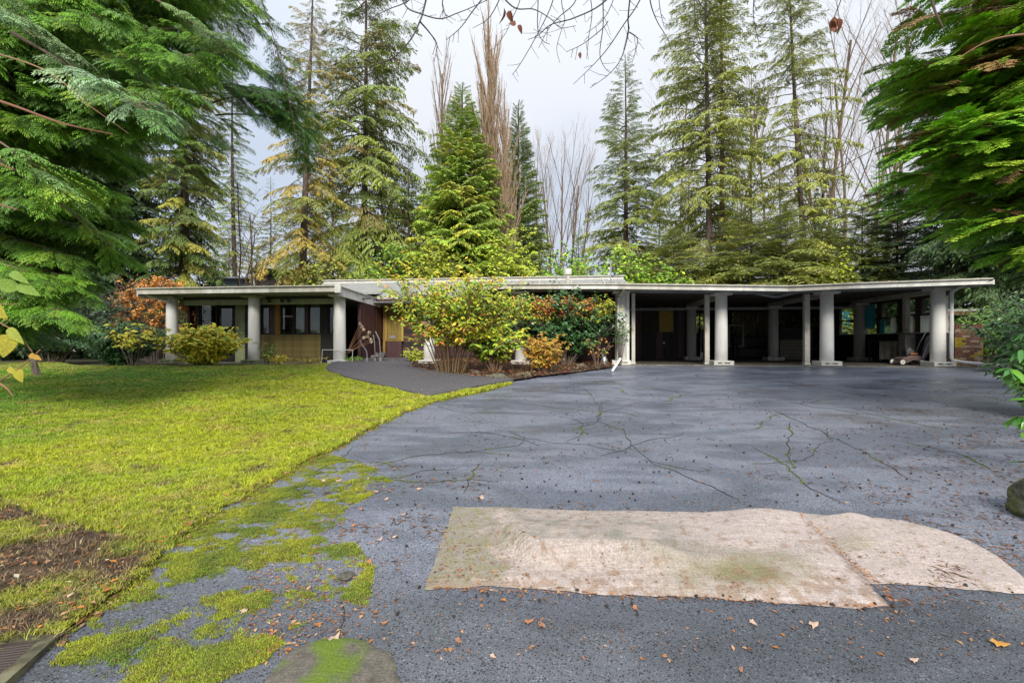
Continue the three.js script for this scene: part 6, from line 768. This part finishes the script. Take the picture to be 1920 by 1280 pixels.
// ------------------------------------------------------------------ stored things in the carport
{
  const put = (name, px, v, label, cat) => thing(name, HP(uAt(px, v), SL, v), label, cat, null, HT), bx = (n, t, a, mat, r = 0.02) => mesh(n, new RoundedBoxGeometry(a[1] - a[0], a[3] - a[2], a[5] - a[4], 2, r).translate((a[0] + a[1]) / 2, (a[2] + a[3]) / 2, (a[4] + a[5]) / 2), mat, t);
  const drk = std([0.03, 0.028, 0.03], { roughness: 0.6 }), cloth = std([0.30, 0.28, 0.22], { map: woodTex });
  { const t = put('chest', 1463, 20.8, 'pale chest with a dotted front in the carport behind the second back column', 'chest'); bx('body', t, [0, 1.15, 0, 0.78, -0.6, 0], std([0.24, 0.21, 0.16], { map: grungeTex })); bx('lid', t, [-0.02, 1.17, 0.785, 0.83, -0.62, 0.02], std([0.16, 0.13, 0.1])); const k = new THREE.SphereGeometry(0.028, 8, 6); for (let j = 0; j < 5; j++) for (let i = 0; i < 8; i++) { const s = mesh('stud', k, drk, t); s.position.set(0.08 + i * 0.14 + (j % 2) * 0.06, 0.1 + j * 0.145, 0); s.scale.z = 0.4; } }
  { const t = put('sofa', 1385, 22.2, 'dark covered sofa at the back of the middle carport bay', 'sofa'); bx('seat', t, [0, 1.9, 0.05, 0.45, -0.9, 0], drk, 0.06); bx('backrest', t, [0, 1.9, 0.455, 0.95, -0.9, -0.65], drk, 0.08); bx('arm', t, [-0.2, -0.005, 0.05, 0.65, -0.9, 0], drk, 0.06); bx('arm', t, [1.905, 2.1, 0.05, 0.65, -0.9, 0], drk, 0.06); }
  { const t = put('picture_frame', 1366, 22.5, 'pale empty frame leaning upright in the dim carport', 'frame'); for (const a of [[0, 0.08, 0.5, 1.5, -0.06, 0], [0.6, 0.68, 0.5, 1.5, -0.06, 0], [0.081, 0.599, 1.42, 1.5, -0.06, 0], [0.081, 0.599, 0.5, 0.58, -0.06, 0]]) bx('rail', t, a, std([0.3, 0.28, 0.24]), 0.01); bx('crate', t, [-0.1, 0.8, 0, 0.49, -0.5, 0.1], std([0.07, 0.065, 0.06])); }
  { const t = put('dresser', 1462, 21.9, 'dark dresser stacked behind the dotted chest', 'dresser'); bx('body', t, [0, 1.35, 0, 1.35, -0.5, 0], drk); for (let k = 0; k < 3; k++) bx('drawer', t, [0.05, 1.3, 0.1 + k * 0.42, 0.48 + k * 0.42, 0.001, 0.02], std([0.045, 0.04, 0.04])); }
  { const t = put('table', 1650, 18.2, 'table under a hanging pale cloth by the carport window wall', 'table'); bx('tabletop', t, [0, 0.95, 0.7, 0.74, -0.7, 0], drk, 0.008); for (const [x, z] of [[0.05, -0.05], [0.9, -0.05], [0.05, -0.65], [0.9, -0.65]]) bx('leg', t, [x - 0.025, x + 0.025, 0, 0.7, z - 0.025, z + 0.025], drk, 0.006); const m = new MB(), n = 60, P = []; for (let j = 0; j < 2; j++) for (let i = 0; i <= n; i++) { const k = i / n; m.v([lerp(-0.02, 0.97, k), j ? 0.75 : 0.12, 0.02 + (j ? 0 : 0.035 * Math.sin(k * 26))], undefined, k, j); } for (let i = 0; i < n; i++) m.quad(i, i + 1, i + n + 2, i + n + 1); m.box(-0.02, 0.97, 0.745, 0.75, -0.7, 0.02); mesh('cloth', m.geo(), cloth, t); }
  { const t = put('bin', 1698, 17.6, 'pale grey upright box behind the mower', 'box'); bx('body', t, [0, 0.4, 0, 0.98, -0.35, 0], std([0.30, 0.28, 0.24], { map: grungeTex }), 0.03); bx('lid', t, [-0.015, 0.415, 0.985, 1.03, -0.365, 0.015], std([0.2, 0.19, 0.17])); }
  { const t = put('shelf_unit', 1566, 22.8, 'dark shelf unit at the back of the third carport bay', 'shelf'); for (let k = 0; k < 4; k++) bx('shelf', t, [0, 1.3, 0.1 + k * 0.35, 0.13 + k * 0.35, -0.4, 0], drk, 0.005); bx('side_panel', t, [-0.03, -0.001, 0, 1.3, -0.4, 0], drk, 0.005); bx('side_panel', t, [1.301, 1.33, 0, 1.3, -0.4, 0], drk, 0.005); bx('box', t, [0.1, 0.6, 0.485, 0.75, -0.35, -0.05], std([0.12, 0.1, 0.08])); }
  { const t = put('garden_tools', 1304, 20.9, 'bundle of long-handled tools leaning by the first back column', 'tools'); mesh('handle', tubeG([[0.1, 0, 0], [0.13, 0.8, -0.1], [0.16, 1.55, -0.2]], 0.018), std([0.10, 0.04, 0.025]), t); mesh('handle', tubeG([[0.22, 0, 0.02], [0.25, 0.7, -0.1], [0.30, 1.45, -0.2]], 0.018), M.metal, t); mesh('blade', boxG(0.2, 0.3, 0.0, 0.28, -0.01, 0.012), M.metal, t); mesh('bag', new THREE.SphereGeometry(0.18, 20, 14).scale(0.9, 2.1, 0.9).translate(0.3, 0.9, -0.3), drk, t); }
}
// ------------------------------------------------------------------ beyond: neighbours and cables
{
  const d = 36, p = (px, py) => at(px, py, d), c = p(480, 540), t = thing('neighbour_house', V(c.x, GRD, -d), 'grey flat-roofed neighbouring house half hidden behind the wing roof', 'house', null, 0.1), X = (px) => (px - 480) / F * d, Y = (py) => EYE + (640 - py) / F * d - GRD, gw = std([0.12, 0.11, 0.105], { map: woodTex });
  for (let k = 0; k < 6; k++) mesh('wall_board', boxG(X(476) + k * 0.4, X(476) + k * 0.4 + 0.39, 0, Y(507), -6, 0.01 * (k % 2)), gw, t); mesh('wall', boxG(X(385), X(475), 0, Y(522), -6, -0.6), std([0.22, 0.26, 0.30]), t);
  const r = mesh('roof', boxG(X(465), X(552), Y(504), Y(499), -6.5, 0.9), M.roof, t); r.rotation.z = -0.04; const f = mesh('fascia', boxG(X(465), X(552), Y(505), Y(497), 0.903, 0.95), M.white, t); f.rotation.z = -0.04; for (const px of [478, 500, 524, 538]) mesh('rafter_end', boxG(X(px), X(px) + 0.1, Y(511), Y(505), 0, 0.9), M.white, t); mesh('lean_pole', tubeG([[X(481), Y(503), 1.0], [X(486), Y(520), 1.1], [X(490), Y(545), 1.2]], 0.05), M.white, t); mesh('roof', boxG(X(383), X(470), Y(522), Y(519), -6, 0), std([0.3, 0.33, 0.36]), t);
}
{
  const v = 21, a = uAt(1768, v), b = uAt(1835, v), t = thing('garden_shed', HP(a, 0.7, v), 'small shed with a rusty red roof edge beyond the last column', 'shed', null, HT), W = b - a;
  for (let k = 0; k < 8; k++) mesh('wall_board', boxG(k * W / 8, (k + 1) * W / 8 - 0.01, 0, 1.75, -2, 0.006 * (k % 2)), k % 2 ? M.olive : M.oliveB, t); mesh('roof', boxG(-0.2, W + 0.2, 1.98, 2.06, -2.3, 0.3), M.roof, t); mesh('roof_edge', boxG(-0.2, W + 0.2, 1.83, 1.975, 0.24, 0.3), std([0.17, 0.06, 0.035], { map: woodTex }), t);
}
{
  const mast = HP(uAt(1145, 19.5), 4.62, 19.5); const cab = (a, b, sag, r, label) => { const P = []; for (let i = 0; i <= 24; i++) { const t = i / 24, p = a.clone().lerp(b, t); p.y -= sag * 4 * t * (1 - t); P.push(p); } const m = new MB(); m.tube(P, r, 6); tag(mesh('utility_cable', m.geo(), M.blackMetal), label, 'cable'); };
  cab(mast, at(1905, 128, 13), 0.5, 0.011, 'upper thin black cable running from the roof mast to the right'); cab(mast.clone().add(V(0, -0.25, 0)), at(1905, 262, 13), 0.4, 0.011, 'middle thin black cable running from the roof mast to the right'); cab(mast.clone().add(V(0, -0.5, 0)), at(1905, 275, 13), 0.5, 0.016, 'lowest and thickest black cable running from the roof mast to the right');
}
renderer.render(scene, camera);
